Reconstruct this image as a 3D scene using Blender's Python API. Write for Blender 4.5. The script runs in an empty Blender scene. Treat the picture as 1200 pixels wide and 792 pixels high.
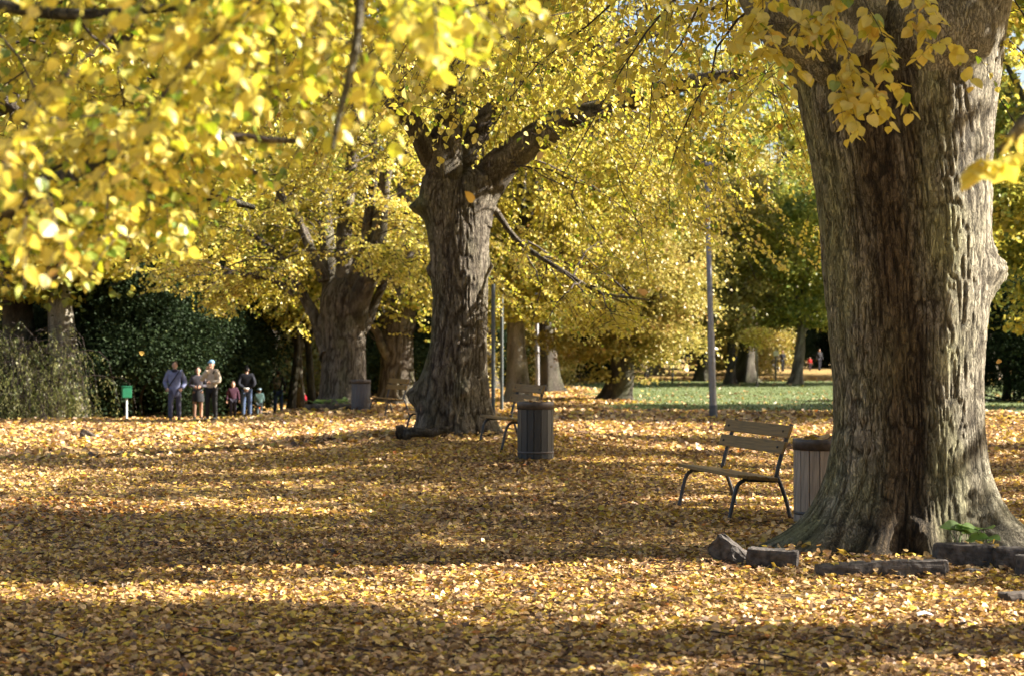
import bpy, bmesh, math, random
import numpy as np
from mathutils import Vector, Matrix

random.seed(7)
RNG = np.random.default_rng(11)
PI = math.pi
R = math.radians
S = bpy.context.scene
COL = S.collection

# ------------------------------------------------------------------ camera, sky, sun, exposure
CAM_Z, F, UC, VH = 1.6, 2000.0, 600.0, 418.0        # eye height; focal length, centre and horizon in photo pixels
cam = bpy.data.cameras.new('camera')
cam.lens = 60.0
cam.sensor_width = 36.0
cam.clip_start = 0.05
cam.clip_end = 3000
cam.dof.use_dof = True
cam.dof.focus_distance = 15.0
cam.dof.aperture_fstop = 3.0
co = bpy.data.objects.new('camera', cam)
COL.objects.link(co)
co.location = (0, 0, CAM_Z)
co.rotation_euler = (PI / 2 + math.atan((VH - 396) / F), 0, 0)
S.camera = co

SUN_EL, SUN_AZ = R(31), math.atan2(0.99, 0.08)     # azimuth measured from +y towards +x
sun_dir = Vector((math.sin(SUN_AZ) * math.cos(SUN_EL), math.cos(SUN_AZ) * math.cos(SUN_EL), math.sin(SUN_EL)))
W = bpy.data.worlds.new('World')
S.world = W
W.use_nodes = True
nt = W.node_tree
bg = nt.nodes['Background']
sky = nt.nodes.new('ShaderNodeTexSky')
sky.sky_type = 'NISHITA'
sky.sun_disc = False
sky.sun_elevation = SUN_EL
sky.sun_rotation = SUN_AZ
sky.altitude = 50
sky.dust_density = 3.0
nt.links.new(sky.outputs[0], bg.inputs[0])
bg.inputs[1].default_value = 0.05
sl = bpy.data.lights.new('sun', 'SUN')
sl.energy = 5.0
sl.angle = R(0.53)
sl.color = (1.0, 0.92, 0.79)
so = bpy.data.objects.new('sun', sl)
COL.objects.link(so)
so.location = (30, 10, 40)
so.rotation_euler = sun_dir.to_track_quat('Z', 'Y').to_euler()

S.view_settings.view_transform = 'Standard'
S.view_settings.look = 'None'
S.view_settings.gamma = 1.0
S.view_settings.exposure = 2.35
S.render.engine = 'CYCLES'
S.cycles.use_denoising = True
S.cycles.max_bounces = 7
S.cycles.diffuse_bounces = 4
S.cycles.glossy_bounces = 2
S.cycles.transmission_bounces = 4
S.cycles.transparent_max_bounces = 4
S.cycles.sample_clamp_indirect = 4.0
S.cycles.caustics_reflective = False
S.cycles.caustics_refractive = False
S.cycles.use_adaptive_sampling = True
S.cycles.adaptive_threshold = 0.02


# ------------------------------------------------------------------ helpers
def at(u, v, Y):
    """a point measured in the photograph, at its real distance Y -> world"""
    return np.array([(u - UC) / F * Y, Y, CAM_Z + (VH - v) / F * Y])


def proj(p):
    Y = np.maximum(p[..., 1], 0.05)
    return UC + F * p[..., 0] / Y, VH - F * (p[..., 2] - CAM_Z) / Y


def _hash(ix, iy, iz, seed):
    M = np.uint32
    h = (ix.astype(np.int64) * 374761393 + iy.astype(np.int64) * 668265263 + iz.astype(np.int64) * 2147483647 + seed * 974711)
    h = (h & 0xFFFFFFFF).astype(np.uint64)
    h = ((h ^ (h >> np.uint64(13))) * np.uint64(1274126177)) & np.uint64(0xFFFFFFFF)
    h = (h ^ (h >> np.uint64(16))) & np.uint64(0xFFFFFF)
    return h.astype(np.float64) / float(0xFFFFFF)


def noise(x, y, z=0.0, seed=0):
    x, y, z = np.broadcast_arrays(np.asarray(x, float), np.asarray(y, float), np.asarray(z, float))
    fx, fy, fz = np.floor(x), np.floor(y), np.floor(z)
    tx, ty, tz = x - fx, y - fy, z - fz
    tx = tx * tx * (3 - 2 * tx); ty = ty * ty * (3 - 2 * ty); tz = tz * tz * (3 - 2 * tz)
    r = 0
    for a in (0, 1):
        for b in (0, 1):
            for c in (0, 1):
                w = (tx if a else 1 - tx) * (ty if b else 1 - ty) * (tz if c else 1 - tz)
                r = r + w * _hash(fx + a, fy + b, fz + c, seed)
    return r * 2 - 1


def fbm(x, y, z=0.0, seed=0, oct=3):
    r, a = 0, 1.0
    for k in range(oct):
        r = r + a * noise(x * 2 ** k, y * 2 ** k, np.asarray(z) * 2 ** k, seed + k)
        a *= 0.5
    return r


def sm(t):
    t = np.clip(t, 0, 1)
    return t * t * (3 - 2 * t)


def nrm(v):
    return v / np.maximum(np.linalg.norm(v, axis=-1, keepdims=True), 1e-9)


def ground_z(x, y):
    x = np.asarray(x, float); y = np.asarray(y, float)
    z = 0.40 * np.exp(-((x + 0.7) / 3.6) ** 2 - ((y - 27) / 4.4) ** 2)
    z = z + 0.24 * np.exp(-((x + 4.4) / 2.6) ** 2 - ((y - 46) / 4.5) ** 2)
    z = z - 0.52 * np.clip((y - 38) / 24, 0, 1) * sm((-4.6 - x) / 3.5) * (1 - sm((y - 75) / 40))
    z = z + 0.55 * sm((y - 105) / 50)
    z = z + 0.03 * np.exp(-((x - 3.3) / 1.3) ** 2 - ((y - 13.9) / 1.6) ** 2)
    return z + 0.035 * noise(x * 0.35, y * 0.35, 0, 5) * sm((y - 5) / 5)


def lawn_mask(x, y):
    e = 1.2 * noise(x * 0.25, y * 0.25, 0, 9)
    a = sm((y - 48.5 - e) / 2.5) * (1 - sm((y - 108 - 3 * e) / 14))
    b = sm((x - 0.015 * y - 0.6 - 1.3 * e) / 3.0)
    return a * b


def mesh_np(name, V, Q=None, T=None, smooth=True, attrs=None, mats=None, face_attrs=None):
    """V (n,3); Q (m,4) quads and / or T (k,3) triangles, through foreach_set"""
    me = bpy.data.meshes.new(name)
    V = np.ascontiguousarray(V, dtype=np.float32).reshape(-1, 3)
    loops, sizes = [], []
    if Q is not None and len(Q):
        loops.append(np.asarray(Q, np.int32).ravel()); sizes.append(np.full(len(Q), 4, np.int32))
    if T is not None and len(T):
        loops.append(np.asarray(T, np.int32).ravel()); sizes.append(np.full(len(T), 3, np.int32))
    loops = np.concatenate(loops); sizes = np.concatenate(sizes)
    starts = np.concatenate([[0], np.cumsum(sizes)[:-1]]).astype(np.int32)
    me.vertices.add(len(V)); me.vertices.foreach_set('co', V.ravel())
    me.loops.add(len(loops)); me.loops.foreach_set('vertex_index', loops)
    me.polygons.add(len(sizes)); me.polygons.foreach_set('loop_start', starts)
    me.update(calc_edges=True)
    me.polygons.foreach_set('use_smooth', np.full(len(sizes), bool(smooth)))
    for k, a in (attrs or {}).items():
        at_ = me.attributes.new(k, 'FLOAT', 'POINT')
        at_.data.foreach_set('value', np.asarray(a, np.float32).ravel())
    for k, a in (face_attrs or {}).items():
        at_ = me.attributes.new(k, 'FLOAT', 'FACE')
        at_.data.foreach_set('value', np.asarray(a, np.float32).ravel())
    return me


def obj(name, me, mat=None, parent=None, loc=None):
    o = bpy.data.objects.new(name, me)
    if mat is not None and me is not None and not me.materials:
        me.materials.append(mat)
    COL.objects.link(o)
    if parent is not None:
        o.parent = parent
    if loc is not None:
        o.location = loc
    return o


def tag(o, label=None, cat=None, group=None, kind=None):
    if label: o['label'] = label
    if cat: o['category'] = cat
    if group: o['group'] = group
    if kind: o['kind'] = kind
    return o


def thing(name, label, cat, loc=(0, 0, 0), rz=0.0, group=None):
    o = bpy.data.objects.new(name, None)
    o.empty_display_size = 0.2
    COL.objects.link(o)
    o.location = loc
    o.rotation_euler = (0, 0, rz)
    return tag(o, label, cat, group)


def copy_tree(o, parent=None):
    c = o.copy()
    COL.objects.link(c)
    c.parent = parent
    for ch in list(o.children):
        copy_tree(ch, c)
    return c


# ------------------------------------------------------------------ materials
def newmat(name):
    m = bpy.data.materials.new(name)
    m.use_nodes = True
    t = m.node_tree
    t.nodes.clear()
    out = t.nodes.new('ShaderNodeOutputMaterial')
    return m, t, out


def N(t, kind, **kw):
    n = t.nodes.new(kind)
    for k, v in kw.items():
        setattr(n, k, v)
    return n


def ramp(t, fac, stops, interp='LINEAR'):
    n = t.nodes.new('ShaderNodeValToRGB')
    cr = n.color_ramp
    cr.interpolation = interp
    while len(cr.elements) < len(stops):
        cr.elements.new(0.5)
    for e, (p, c) in zip(cr.elements, stops):
        e.position = p
        e.color = (*c, 1)
    if fac is not None:
        t.links.new(fac, n.inputs[0])
    return n.outputs[0]


def leaf_material(name, stops, trans=0.45, gloss=0.05, rough=0.4, tsat=1.0):
    m, t, out = newmat(name)
    a = N(t, 'ShaderNodeAttribute', attribute_name='tone')
    c = ramp(t, a.outputs['Fac'], stops)
    geo = N(t, 'ShaderNodeTexCoord')
    nz = N(t, 'ShaderNodeTexNoise')
    nz.inputs['Scale'].default_value = 60
    t.links.new(geo.outputs['Object'], nz.inputs['Vector'])
    hv = N(t, 'ShaderNodeHueSaturation')
    mr = N(t, 'ShaderNodeMapRange')
    mr.inputs['To Min'].default_value = 0.78; mr.inputs['To Max'].default_value = 1.2
    t.links.new(nz.outputs['Fac'], mr.inputs['Value'])
    t.links.new(mr.outputs[0], hv.inputs['Value'])
    t.links.new(c, hv.inputs['Color'])
    d = N(t, 'ShaderNodeBsdfDiffuse'); tr = N(t, 'ShaderNodeBsdfTranslucent'); g = N(t, 'ShaderNodeBsdfGlossy')
    g.inputs['Roughness'].default_value = rough
    g.inputs['Color'].default_value = (0.9, 0.9, 0.9, 1)
    hs = N(t, 'ShaderNodeHueSaturation')
    hs.inputs['Saturation'].default_value = tsat
    t.links.new(hv.outputs[0], d.inputs[0]); t.links.new(hv.outputs[0], hs.inputs['Color']); t.links.new(hs.outputs[0], tr.inputs[0])
    m1 = N(t, 'ShaderNodeMixShader'); m1.inputs[0].default_value = trans
    t.links.new(d.outputs[0], m1.inputs[1]); t.links.new(tr.outputs[0], m1.inputs[2])
    m2 = N(t, 'ShaderNodeMixShader'); m2.inputs[0].default_value = gloss
    t.links.new(m1.outputs[0], m2.inputs[1]); t.links.new(g.outputs[0], m2.inputs[2])
    t.links.new(m2.outputs[0], out.inputs[0])
    return m


def bark_material(name, dark, mid, light, moss, scale=1.0, mossamt=1.0):
    m, t, out = newmat(name)
    lk = t.links.new
    tc = N(t, 'ShaderNodeTexCoord')
    def nz(sc, detail, rough=.6, dist=0.0):
        mp = N(t, 'ShaderNodeMapping'); mp.inputs['Scale'].default_value = tuple(x * scale for x in sc)
        lk(tc.outputs['Object'], mp.inputs[0])
        n = N(t, 'ShaderNodeTexNoise'); n.inputs['Scale'].default_value = 1; n.inputs['Detail'].default_value = detail
        n.inputs['Roughness'].default_value = rough; n.inputs['Distortion'].default_value = dist
        lk(mp.outputs[0], n.inputs['Vector'])
        return n.outputs['Fac']
    def math_(op, a, b, c=None):
        n = N(t, 'ShaderNodeMath', operation=op)
        for i, v in enumerate((a, b, c)):
            if v is None: continue
            if isinstance(v, (int, float)): n.inputs[i].default_value = v
            else: lk(v, n.inputs[i])
        return n.outputs[0]
    def rng_(v, a, b, c=0.0, d=1.0):
        n = N(t, 'ShaderNodeMapRange'); n.inputs['From Min'].default_value = a; n.inputs['From Max'].default_value = b
        n.inputs['To Min'].default_value = c; n.inputs['To Max'].default_value = d
        lk(v, n.inputs['Value']); return n.outputs[0]
    nf = nz((42, 42, 11), 4, .62, .8)
    fiss = rng_(math_('ABSOLUTE', math_('SUBTRACT', nf, .5), 0), 0.0, 0.075)       # 0 in a fissure, 1 on a plate
    grain = nz((80, 80, 26), 5, .75)
    patch = nz((2.4, 2.4, 1.3), 4)
    ar = N(t, 'ShaderNodeAttribute', attribute_name='ridge')
    h = math_('ADD', math_('MULTIPLY', rng_(ar.outputs['Fac'], -.5, .8), .5), math_('MULTIPLY', fiss, .28))
    h = math_('ADD', h, math_('MULTIPLY', grain, .32))
    c = ramp(t, h, [(0.18, dark), (0.55, mid), (0.95, light)])
    am = N(t, 'ShaderNodeAttribute', attribute_name='moss')
    mm = math_('MULTIPLY', am.outputs['Fac'], rng_(patch, .38, .62, 0, mossamt))
    mx = N(t, 'ShaderNodeMix', data_type='RGBA')
    lk(mm, mx.inputs['Factor']); lk(c, mx.inputs['A'])
    mc = N(t, 'ShaderNodeMix', data_type='RGBA', blend_type='MULTIPLY'); mc.inputs['Factor'].default_value = 1
    mc.inputs['A'].default_value = (*moss, 1)
    lk(ramp(t, h, [(0.15, (.22, .2, .18)), (0.9, (1.3, 1.3, 1.3))]), mc.inputs['B']); lk(mc.outputs['Result'], mx.inputs['B'])
    ab = N(t, 'ShaderNodeAttribute', attribute_name='brown')  # brown tone; on the forked trunk it also carries painted groove shade
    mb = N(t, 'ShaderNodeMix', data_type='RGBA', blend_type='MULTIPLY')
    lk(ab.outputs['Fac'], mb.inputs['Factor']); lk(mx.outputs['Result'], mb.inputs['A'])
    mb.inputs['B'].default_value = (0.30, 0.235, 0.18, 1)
    p = N(t, 'ShaderNodeBsdfPrincipled')
    p.inputs['Roughness'].default_value = 0.85
    p.inputs['Specular IOR Level'].default_value = 0.25
    lk(mb.outputs['Result'], p.inputs['Base Color'])
    b = N(t, 'ShaderNodeBump'); b.inputs['Strength'].default_value = 1.0; b.inputs['Distance'].default_value = 0.03 / scale
    lk(math_('ADD', math_('MULTIPLY', fiss, .6), math_('MULTIPLY', grain, .5)), b.inputs['Height']); lk(b.outputs[0], p.inputs['Normal'])
    lk(p.outputs[0], out.inputs[0])
    return m


def plain(name, c, rough=0.6, var=0.15, scale=8, metal=0.0, bump=0.15, stretch=(1, 1, 1), spec=0.4, dist=0.004):
    m, t, out = newmat(name)
    tc = N(t, 'ShaderNodeTexCoord')
    mp = N(t, 'ShaderNodeMapping'); mp.inputs['Scale'].default_value = stretch
    t.links.new(tc.outputs['Object'], mp.inputs[0])
    n1 = N(t, 'ShaderNodeTexNoise'); n1.inputs['Scale'].default_value = scale; n1.inputs['Detail'].default_value = 6
    t.links.new(mp.outputs[0], n1.inputs['Vector'])
    lo = tuple(max(0, x * (1 - var * 2)) for x in c); hi = tuple(min(1, x * (1 + var * 2)) for x in c)
    col = ramp(t, n1.outputs['Fac'], [(0.25, lo), (0.5, c), (0.75, hi)])
    p = N(t, 'ShaderNodeBsdfPrincipled')
    p.inputs['Roughness'].default_value = rough; p.inputs['Metallic'].default_value = metal
    p.inputs['Specular IOR Level'].default_value = spec
    t.links.new(col, p.inputs['Base Color'])
    b = N(t, 'ShaderNodeBump'); b.inputs['Strength'].default_value = bump; b.inputs['Distance'].default_value = dist
    t.links.new(n1.outputs['Fac'], b.inputs['Height']); t.links.new(b.outputs[0], p.inputs['Normal'])
    t.links.new(p.outputs[0], out.inputs[0])
    return m


YEL = [(0.0, (0.14, 0.24, 0.03)), (0.14, (0.36, 0.40, 0.045)), (0.32, (0.54, 0.485, 0.08)), (0.62, (0.62, 0.53, 0.11)), (0.86, (0.68, 0.53, 0.14)), (1.0, (0.46, 0.26, 0.06))]
M = {}
M['lime'] = leaf_material('lime_leaf', YEL, 0.5, 0.045, 0.45, 1.08)
M['lime_far'] = leaf_material('lime_leaf_far', [(0.0, (0.10, 0.16, 0.025)), (0.3, (0.36, 0.36, 0.05)), (0.65, (0.54, 0.46, 0.07)), (1.0, (0.58, 0.44, 0.08))], 0.45, 0.03, 0.5)
M['olive'] = leaf_material('olive_leaf', [(0.0, (0.12, 0.13, 0.03)), (0.35, (0.30, 0.27, 0.06)), (0.7, (0.44, 0.36, 0.09)), (1.0, (0.38, 0.22, 0.08))], 0.35, 0.04)
M['green'] = leaf_material('green_leaf', [(0.0, (0.06, 0.11, 0.03)), (0.35, (0.16, 0.22, 0.05)), (0.65, (0.34, 0.36, 0.07)), (1.0, (0.54, 0.46, 0.08))], 0.5, 0.03)
M['yew'] = leaf_material('evergreen_leaf', [(0.0, (0.009, 0.017, 0.008)), (0.55, (0.019, 0.034, 0.013)), (0.9, (0.036, 0.055, 0.02)), (1.0, (0.07, 0.085, 0.03))], 0.2, 0.008, 0.6)
M['feather'] = leaf_material('feathery_leaf', [(0.0, (0.065, 0.09, 0.02)), (0.6, (0.18, 0.19, 0.05)), (1.0, (0.44, 0.42, 0.19))], 0.35, 0.02)
M['litter'] = leaf_material('fallen_leaf', [(0.0, (0.045, 0.022, 0.013)), (0.2, (0.14, 0.072, 0.036)), (0.42, (0.34, 0.20, 0.095)), (0.6, (0.54, 0.345, 0.15)), (0.7, (0.60, 0.42, 0.21)), (0.8, (0.62, 0.40, 0.055)), (0.9, (0.46, 0.36, 0.05)), (1.0, (0.42, 0.13, 0.025))], 0.18, 0.05, 0.5)
M['herb'] = leaf_material('green_herb_leaf', [(0.0, (0.08, 0.16, 0.03)), (1.0, (0.22, 0.34, 0.08))], 0.4, 0.07, 0.4)
M['grass'] = leaf_material('grass_blade', [(0.0, (0.07, 0.095, 0.03)), (0.6, (0.12, 0.155, 0.045)), (1.0, (0.24, 0.25, 0.07))], 0.3, 0.03)
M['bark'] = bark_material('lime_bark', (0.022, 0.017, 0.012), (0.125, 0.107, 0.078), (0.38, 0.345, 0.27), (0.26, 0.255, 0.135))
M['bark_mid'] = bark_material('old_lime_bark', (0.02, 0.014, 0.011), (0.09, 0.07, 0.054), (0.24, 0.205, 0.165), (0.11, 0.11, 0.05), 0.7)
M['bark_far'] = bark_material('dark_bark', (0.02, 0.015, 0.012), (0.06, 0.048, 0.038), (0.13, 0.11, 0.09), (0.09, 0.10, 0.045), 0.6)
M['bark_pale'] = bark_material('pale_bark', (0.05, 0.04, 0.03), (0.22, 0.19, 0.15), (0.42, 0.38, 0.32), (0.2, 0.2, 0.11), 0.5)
M['twig'] = plain('twig_bark', (0.035, 0.024, 0.018), 0.8, 0.2, 30)
M['seat_wood'] = plain('bench_wood', (0.19, 0.115, 0.035), 0.55, 0.22, 6, stretch=(0.6, 9, 9), bump=0.3)
M['bench_metal'] = plain('bench_frame_metal', (0.055, 0.055, 0.06), 0.5, 0.2, 30, metal=0.5)
M['bin_wood_brown'] = plain('bin_wood_brown', (0.31, 0.245, 0.195), 0.6, 0.2, 7, stretch=(9, 9, 0.7), bump=0.3)
M['bin_wood_black'] = plain('bin_wood_black', (0.026, 0.025, 0.027), 0.42, 0.25, 7, stretch=(9, 9, 0.7), bump=0.3)
M['bin_hoop'] = plain('bin_hoop_metal', (0.10, 0.085, 0.08), 0.5, 0.25, 14, metal=0.6)
M['liner'] = plain('bin_liner', (0.02, 0.02, 0.022), 0.5)
M['lamp_metal'] = plain('lamp_post_metal', (0.20, 0.195, 0.205), 0.45, 0.12, 9, metal=0.4)
M['lamp_base'] = plain('lamp_post_base', (0.07, 0.07, 0.075), 0.6, 0.2, 9)
M['post_green'] = plain('grey_green_post', (0.045, 0.055, 0.055), 0.6, 0.15, 9)
M['glass'] = plain('lamp_glass', (0.75, 0.75, 0.7), 0.25, 0.03, 3)
M['kerb'] = plain('weathered_kerb', (0.062, 0.052, 0.046), 0.85, 0.42, 22, bump=0.9, dist=0.02)
M['sign_green'] = plain('green_paint', (0.02, 0.17, 0.085), 0.45, 0.08, 9)
M['white_post'] = plain('white_post', (0.55, 0.55, 0.52), 0.6, 0.1, 12)
M['rotten'] = plain('rotten_wood', (0.06, 0.045, 0.035), 0.85, 0.3, 14, bump=0.6, dist=0.01)


def ground_material():
    m, t, out = newmat('leafy_ground')
    geo = N(t, 'ShaderNodeNewGeometry')
    vo = N(t, 'ShaderNodeTexVoronoi'); vo.inputs['Scale'].default_value = 13
    t.links.new(geo.outputs['Position'], vo.inputs['Vector'])
    sep = N(t, 'ShaderNodeSeparateColor'); t.links.new(vo.outputs['Color'], sep.inputs[0])
    n0 = N(t, 'ShaderNodeTexNoise'); n0.inputs['Scale'].default_value = 0.5; n0.inputs['Detail'].default_value = 4
    t.links.new(geo.outputs['Position'], n0.inputs['Vector'])
    leaf = ramp(t, sep.outputs[0], [(0.0, (0.05, 0.032, 0.018)), (0.3, (0.17, 0.10, 0.045)), (0.55, (0.36, 0.23, 0.09)), (0.8, (0.48, 0.34, 0.11)), (1.0, (0.50, 0.36, 0.06))])
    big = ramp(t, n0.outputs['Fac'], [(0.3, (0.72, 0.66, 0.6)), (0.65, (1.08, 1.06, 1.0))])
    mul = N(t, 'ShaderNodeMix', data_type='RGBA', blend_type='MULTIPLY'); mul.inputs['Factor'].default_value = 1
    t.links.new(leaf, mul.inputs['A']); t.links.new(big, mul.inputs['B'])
    n1 = N(t, 'ShaderNodeTexNoise'); n1.inputs['Scale'].default_value = 7; n1.inputs['Detail'].default_value = 6
    t.links.new(geo.outputs['Position'], n1.inputs['Vector'])
    grass = ramp(t, n1.outputs['Fac'], [(0.25, (0.05, 0.07, 0.024)), (0.55, (0.105, 0.14, 0.045)), (0.8, (0.20, 0.19, 0.07))])
    la = N(t, 'ShaderNodeAttribute', attribute_name='lawn')
    n2 = N(t, 'ShaderNodeTexNoise'); n2.inputs['Scale'].default_value = 2.2; n2.inputs['Detail'].default_value = 5
    t.links.new(geo.outputs['Position'], n2.inputs['Vector'])
    ad = N(t, 'ShaderNodeMath', operation='ADD'); t.links.new(la.outputs['Fac'], ad.inputs[0]); t.links.new(n2.outputs['Fac'], ad.inputs[1])
    edge = N(t, 'ShaderNodeMapRange'); edge.inputs['From Min'].default_value = 0.85; edge.inputs['From Max'].default_value = 1.2
    t.links.new(ad.outputs[0], edge.inputs['Value'])
    mix = N(t, 'ShaderNodeMix', data_type='RGBA')
    t.links.new(edge.outputs[0], mix.inputs['Factor']); t.links.new(mul.outputs['Result'], mix.inputs['A']); t.links.new(grass, mix.inputs['B'])
    p = N(t, 'ShaderNodeBsdfPrincipled'); p.inputs['Roughness'].default_value = 0.8; p.inputs['Specular IOR Level'].default_value = 0.3
    t.links.new(mix.outputs['Result'], p.inputs['Base Color'])
    b = N(t, 'ShaderNodeBump'); b.inputs['Strength'].default_value = 1.0; b.inputs['Distance'].default_value = 0.05
    t.links.new(sep.outputs[1], b.inputs['Height']); t.links.new(b.outputs[0], p.inputs['Normal'])
    t.links.new(p.outputs[0], out.inputs[0])
    return m


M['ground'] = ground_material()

# ------------------------------------------------------------------ ground
ys = np.concatenate([np.linspace(-60, 4, 24), np.linspace(4.5, 40, 110), np.linspace(40.6, 125, 140), np.linspace(127, 220, 40), np.linspace(230, 900, 30)])
xs0 = np.linspace(-1, 1, 150)
xs = np.sign(xs0) * (np.abs(xs0) * 40 + np.abs(xs0) ** 5 * 660)
gx, gy = np.meshgrid(xs, ys)
gz = ground_z(gx, gy)
nv, nu = gx.shape
idx = np.arange(nv * nu).reshape(nv, nu)
Q = np.stack([idx[:-1, :-1], idx[:-1, 1:], idx[1:, 1:], idx[1:, :-1]], -1).reshape(-1, 4)
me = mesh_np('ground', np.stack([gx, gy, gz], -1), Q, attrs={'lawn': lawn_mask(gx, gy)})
tag(obj('ground', me, M['ground']), 'park ground under fallen yellow leaves, turning to lawn beyond the benches', None, None, 'structure')

# ------------------------------------------------------------------ leaves
LEAF6 = np.array([[0, 0, 0], [-.46, .22, .05], [-.40, .62, .07], [0, 1.02, -.06], [.40, .62, .07], [.46, .22, .05]])
LEAF6Q = np.array([[0, 3, 2, 1], [0, 5, 4, 3]])
LEAF4 = np.array([[0, 0, 0], [-.48, .42, .07], [0, 1, -.02], [.48, .42, .07]])
LEAF4Q = np.array([[0, 3, 2, 1]])


def leaf_soup(pos, d, n, size, template=LEAF6, quads=LEAF6Q):
    d = nrm(d)
    n = nrm(n - d * np.sum(n * d, -1, keepdims=True))
    s = np.cross(d, n)
    k = len(template)
    L = template[None] * size[:, None, None]
    L[..., 2] *= (0.3 + 2.6 * ((np.arange(len(pos)) * 0.6180339) % 1.0))[:, None]
    V = pos[:, None] + s[:, None] * L[..., 0:1] + d[:, None] * L[..., 1:2] + n[:, None] * L[..., 2:3]
    Qs = (quads[None] + (np.arange(len(pos)) * k)[:, None, None]).reshape(-1, 4)
    return V.reshape(-1, 3), Qs, len(quads)


def leaf_mesh(name, pos, d, n, size, tone, hi=True):
    tm, q = (LEAF6, LEAF6Q) if hi else (LEAF4, LEAF4Q)
    V, Qs, nq = leaf_soup(pos, d, n, size, tm, q)
    return mesh_np(name, V, Qs, smooth=False, face_attrs={'tone': np.repeat(tone, nq)})


def heart_leaf(name, tone, seed):
    """single lime leaf: heart shaped blade with pointed tip, folded along the midrib, on a short stalk"""
    r = np.random.default_rng(seed)
    half = [(0.0, 0.0), (0.16, -0.05), (0.36, 0.03), (0.47, 0.22), (0.46, 0.45), (0.34, 0.68), (0.15, 0.88), (0.0, 1.03)]
    mid = [0.0, 0.02, 0.1, 0.25, 0.45, 0.66, 0.86, 1.03]
    c1, c2 = r.uniform(0.1, 0.4), r.uniform(-0.35, 0.35)
    V, Qs = [], []
    def z(x, y):
        return c1 * abs(x) * 0.6 + c2 * (y - 0.4) ** 2 + 0.03 * math.sin(9 * y + seed) * abs(x) * 2
    for i, y in enumerate(mid):
        V.append((0, y, z(0, y)))
    for sgn in (-1, 1):
        b = len(V)
        for (x, y) in half[1:-1]:
            x = x * sgn * (1 + r.uniform(-.06, .06)); V.append((x, y, z(x, y)))
        for i in range(5):
            a, bb, c, dd = i + 1, i + 2, b + i + 1, b + i
            Qs.append((a, bb, c, dd) if sgn > 0 else (a, dd, c, bb))
    T = [(0, 8, 1), (0, 1, 14), (6, 13, 7), (6, 7, 19)]
    b = len(V)
    for (x, y, zz) in [(-.012, 0, 0), (.012, 0, 0), (.010, -.42, -.04), (-.010, -.42, -.04)]:
        V.append((x, y, zz))
    Qs.append((b, b + 3, b + 2, b + 1))
    me = mesh_np(name, np.array(V), np.array(Qs), np.array(T), smooth=False)
    a = me.attributes.new('tone', 'FLOAT', 'FACE')
    a.data.foreach_set('value', np.full(len(me.polygons), tone, np.float32))
    return me


LIME_LEAVES = []
for k in range(12):
    me = heart_leaf('leaf', [0.08, 0.2, 0.35, 0.45, 0.5, 0.55, 0.6, 0.66, 0.7, 0.78, 0.85, 0.93][k], k)
    me.materials.append(M['lime']); LIME_LEAVES.append(me)
FALLEN = []
for k in range(14):
    me = heart_leaf('fallen_leaf', [0.1, 0.25, 0.35, 0.45, 0.5, 0.55, 0.6, 0.68, 0.74, 0.78, 0.82, 0.88, 0.93, 0.99][k], 40 + k)
    me.materials.append(M['litter']); FALLEN.append(me)


def basis_matrix(pos, d, n, size):
    d = nrm(d); n = nrm(n - d * np.dot(n, d)); s = np.cross(d, n)
    m = Matrix.Identity(4)
    for i in range(3):
        m[i][0], m[i][1], m[i][2], m[i][3] = s[i] * size, d[i] * size, n[i] * size, pos[i]
    return m


# ------------------------------------------------------------------ tubes, trunks
def tube_batch(P, Rd, sides, phase=0.0, ref=(0.33, 0.21, 0.92)):
    """P (T,m,3), Rd (T,m): T tubes at once"""
    Tn, m, _ = P.shape
    tg = nrm(np.gradient(P, axis=1))
    a = nrm(np.cross(tg, np.array(ref)[None, None]))
    b = np.cross(tg, a)
    th = np.arange(sides) / sides * 2 * PI + phase
    V = P[:, :, None] + Rd[:, :, None, None] * (a[:, :, None] * np.cos(th)[:, None] + b[:, :, None] * np.sin(th)[:, None])
    ring = np.arange(sides)
    i0 = (np.arange(Tn)[:, None, None] * m + np.arange(m - 1)[None, :, None]) * sides
    A = i0 + ring; B = i0 + (ring + 1) % sides
    Qs = np.stack([A, B, B + sides, A + sides], -1).reshape(-1, 4)
    return V.reshape(-1, 3), Qs


def smooth_path(pts, n):
    pts = np.asarray(pts, float)
    k = len(pts)
    t = np.linspace(0, k - 1, n)
    P = np.vstack([2 * pts[0] - pts[1], pts, 2 * pts[-1] - pts[-2]])
    i = np.clip(t.astype(int), 0, k - 2); f = (t - i)[:, None]
    p0, p1, p2, p3 = P[i], P[i + 1], P[i + 2], P[i + 3]
    return 0.5 * ((2 * p1) + (-p0 + p2) * f + (2 * p0 - 5 * p1 + 4 * p2 - p3) * f ** 2 + (-p0 + 3 * p1 - 3 * p2 + p3) * f ** 3)


def bark_relief(arc, h, seed, cell=0.06, stretch=6.0):
    """flat upright plates parted by narrow interlacing fissures: arc = metres round the stem, h = metres along it"""
    w = 0.5 * fbm(arc * 4, h * 1.6, seed * 3.1, seed, 2)
    x = arc / cell + w * 1.8
    y = h / (cell * stretch)
    a = 1 - np.exp(-(noise(x, y, 0, seed) / 0.26) ** 2)
    b = 1 - np.exp(-(noise(x * 1.6 + 9, y * 1.3, 0, seed + 5) / 0.26) ** 2)
    c = noise(x * 2.6, y * 2.4, 0, seed + 9)
    return np.clip(1.35 * a * (0.55 + 0.45 * b) - 0.45 + 0.22 * c, -0.6, 1.0)


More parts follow.
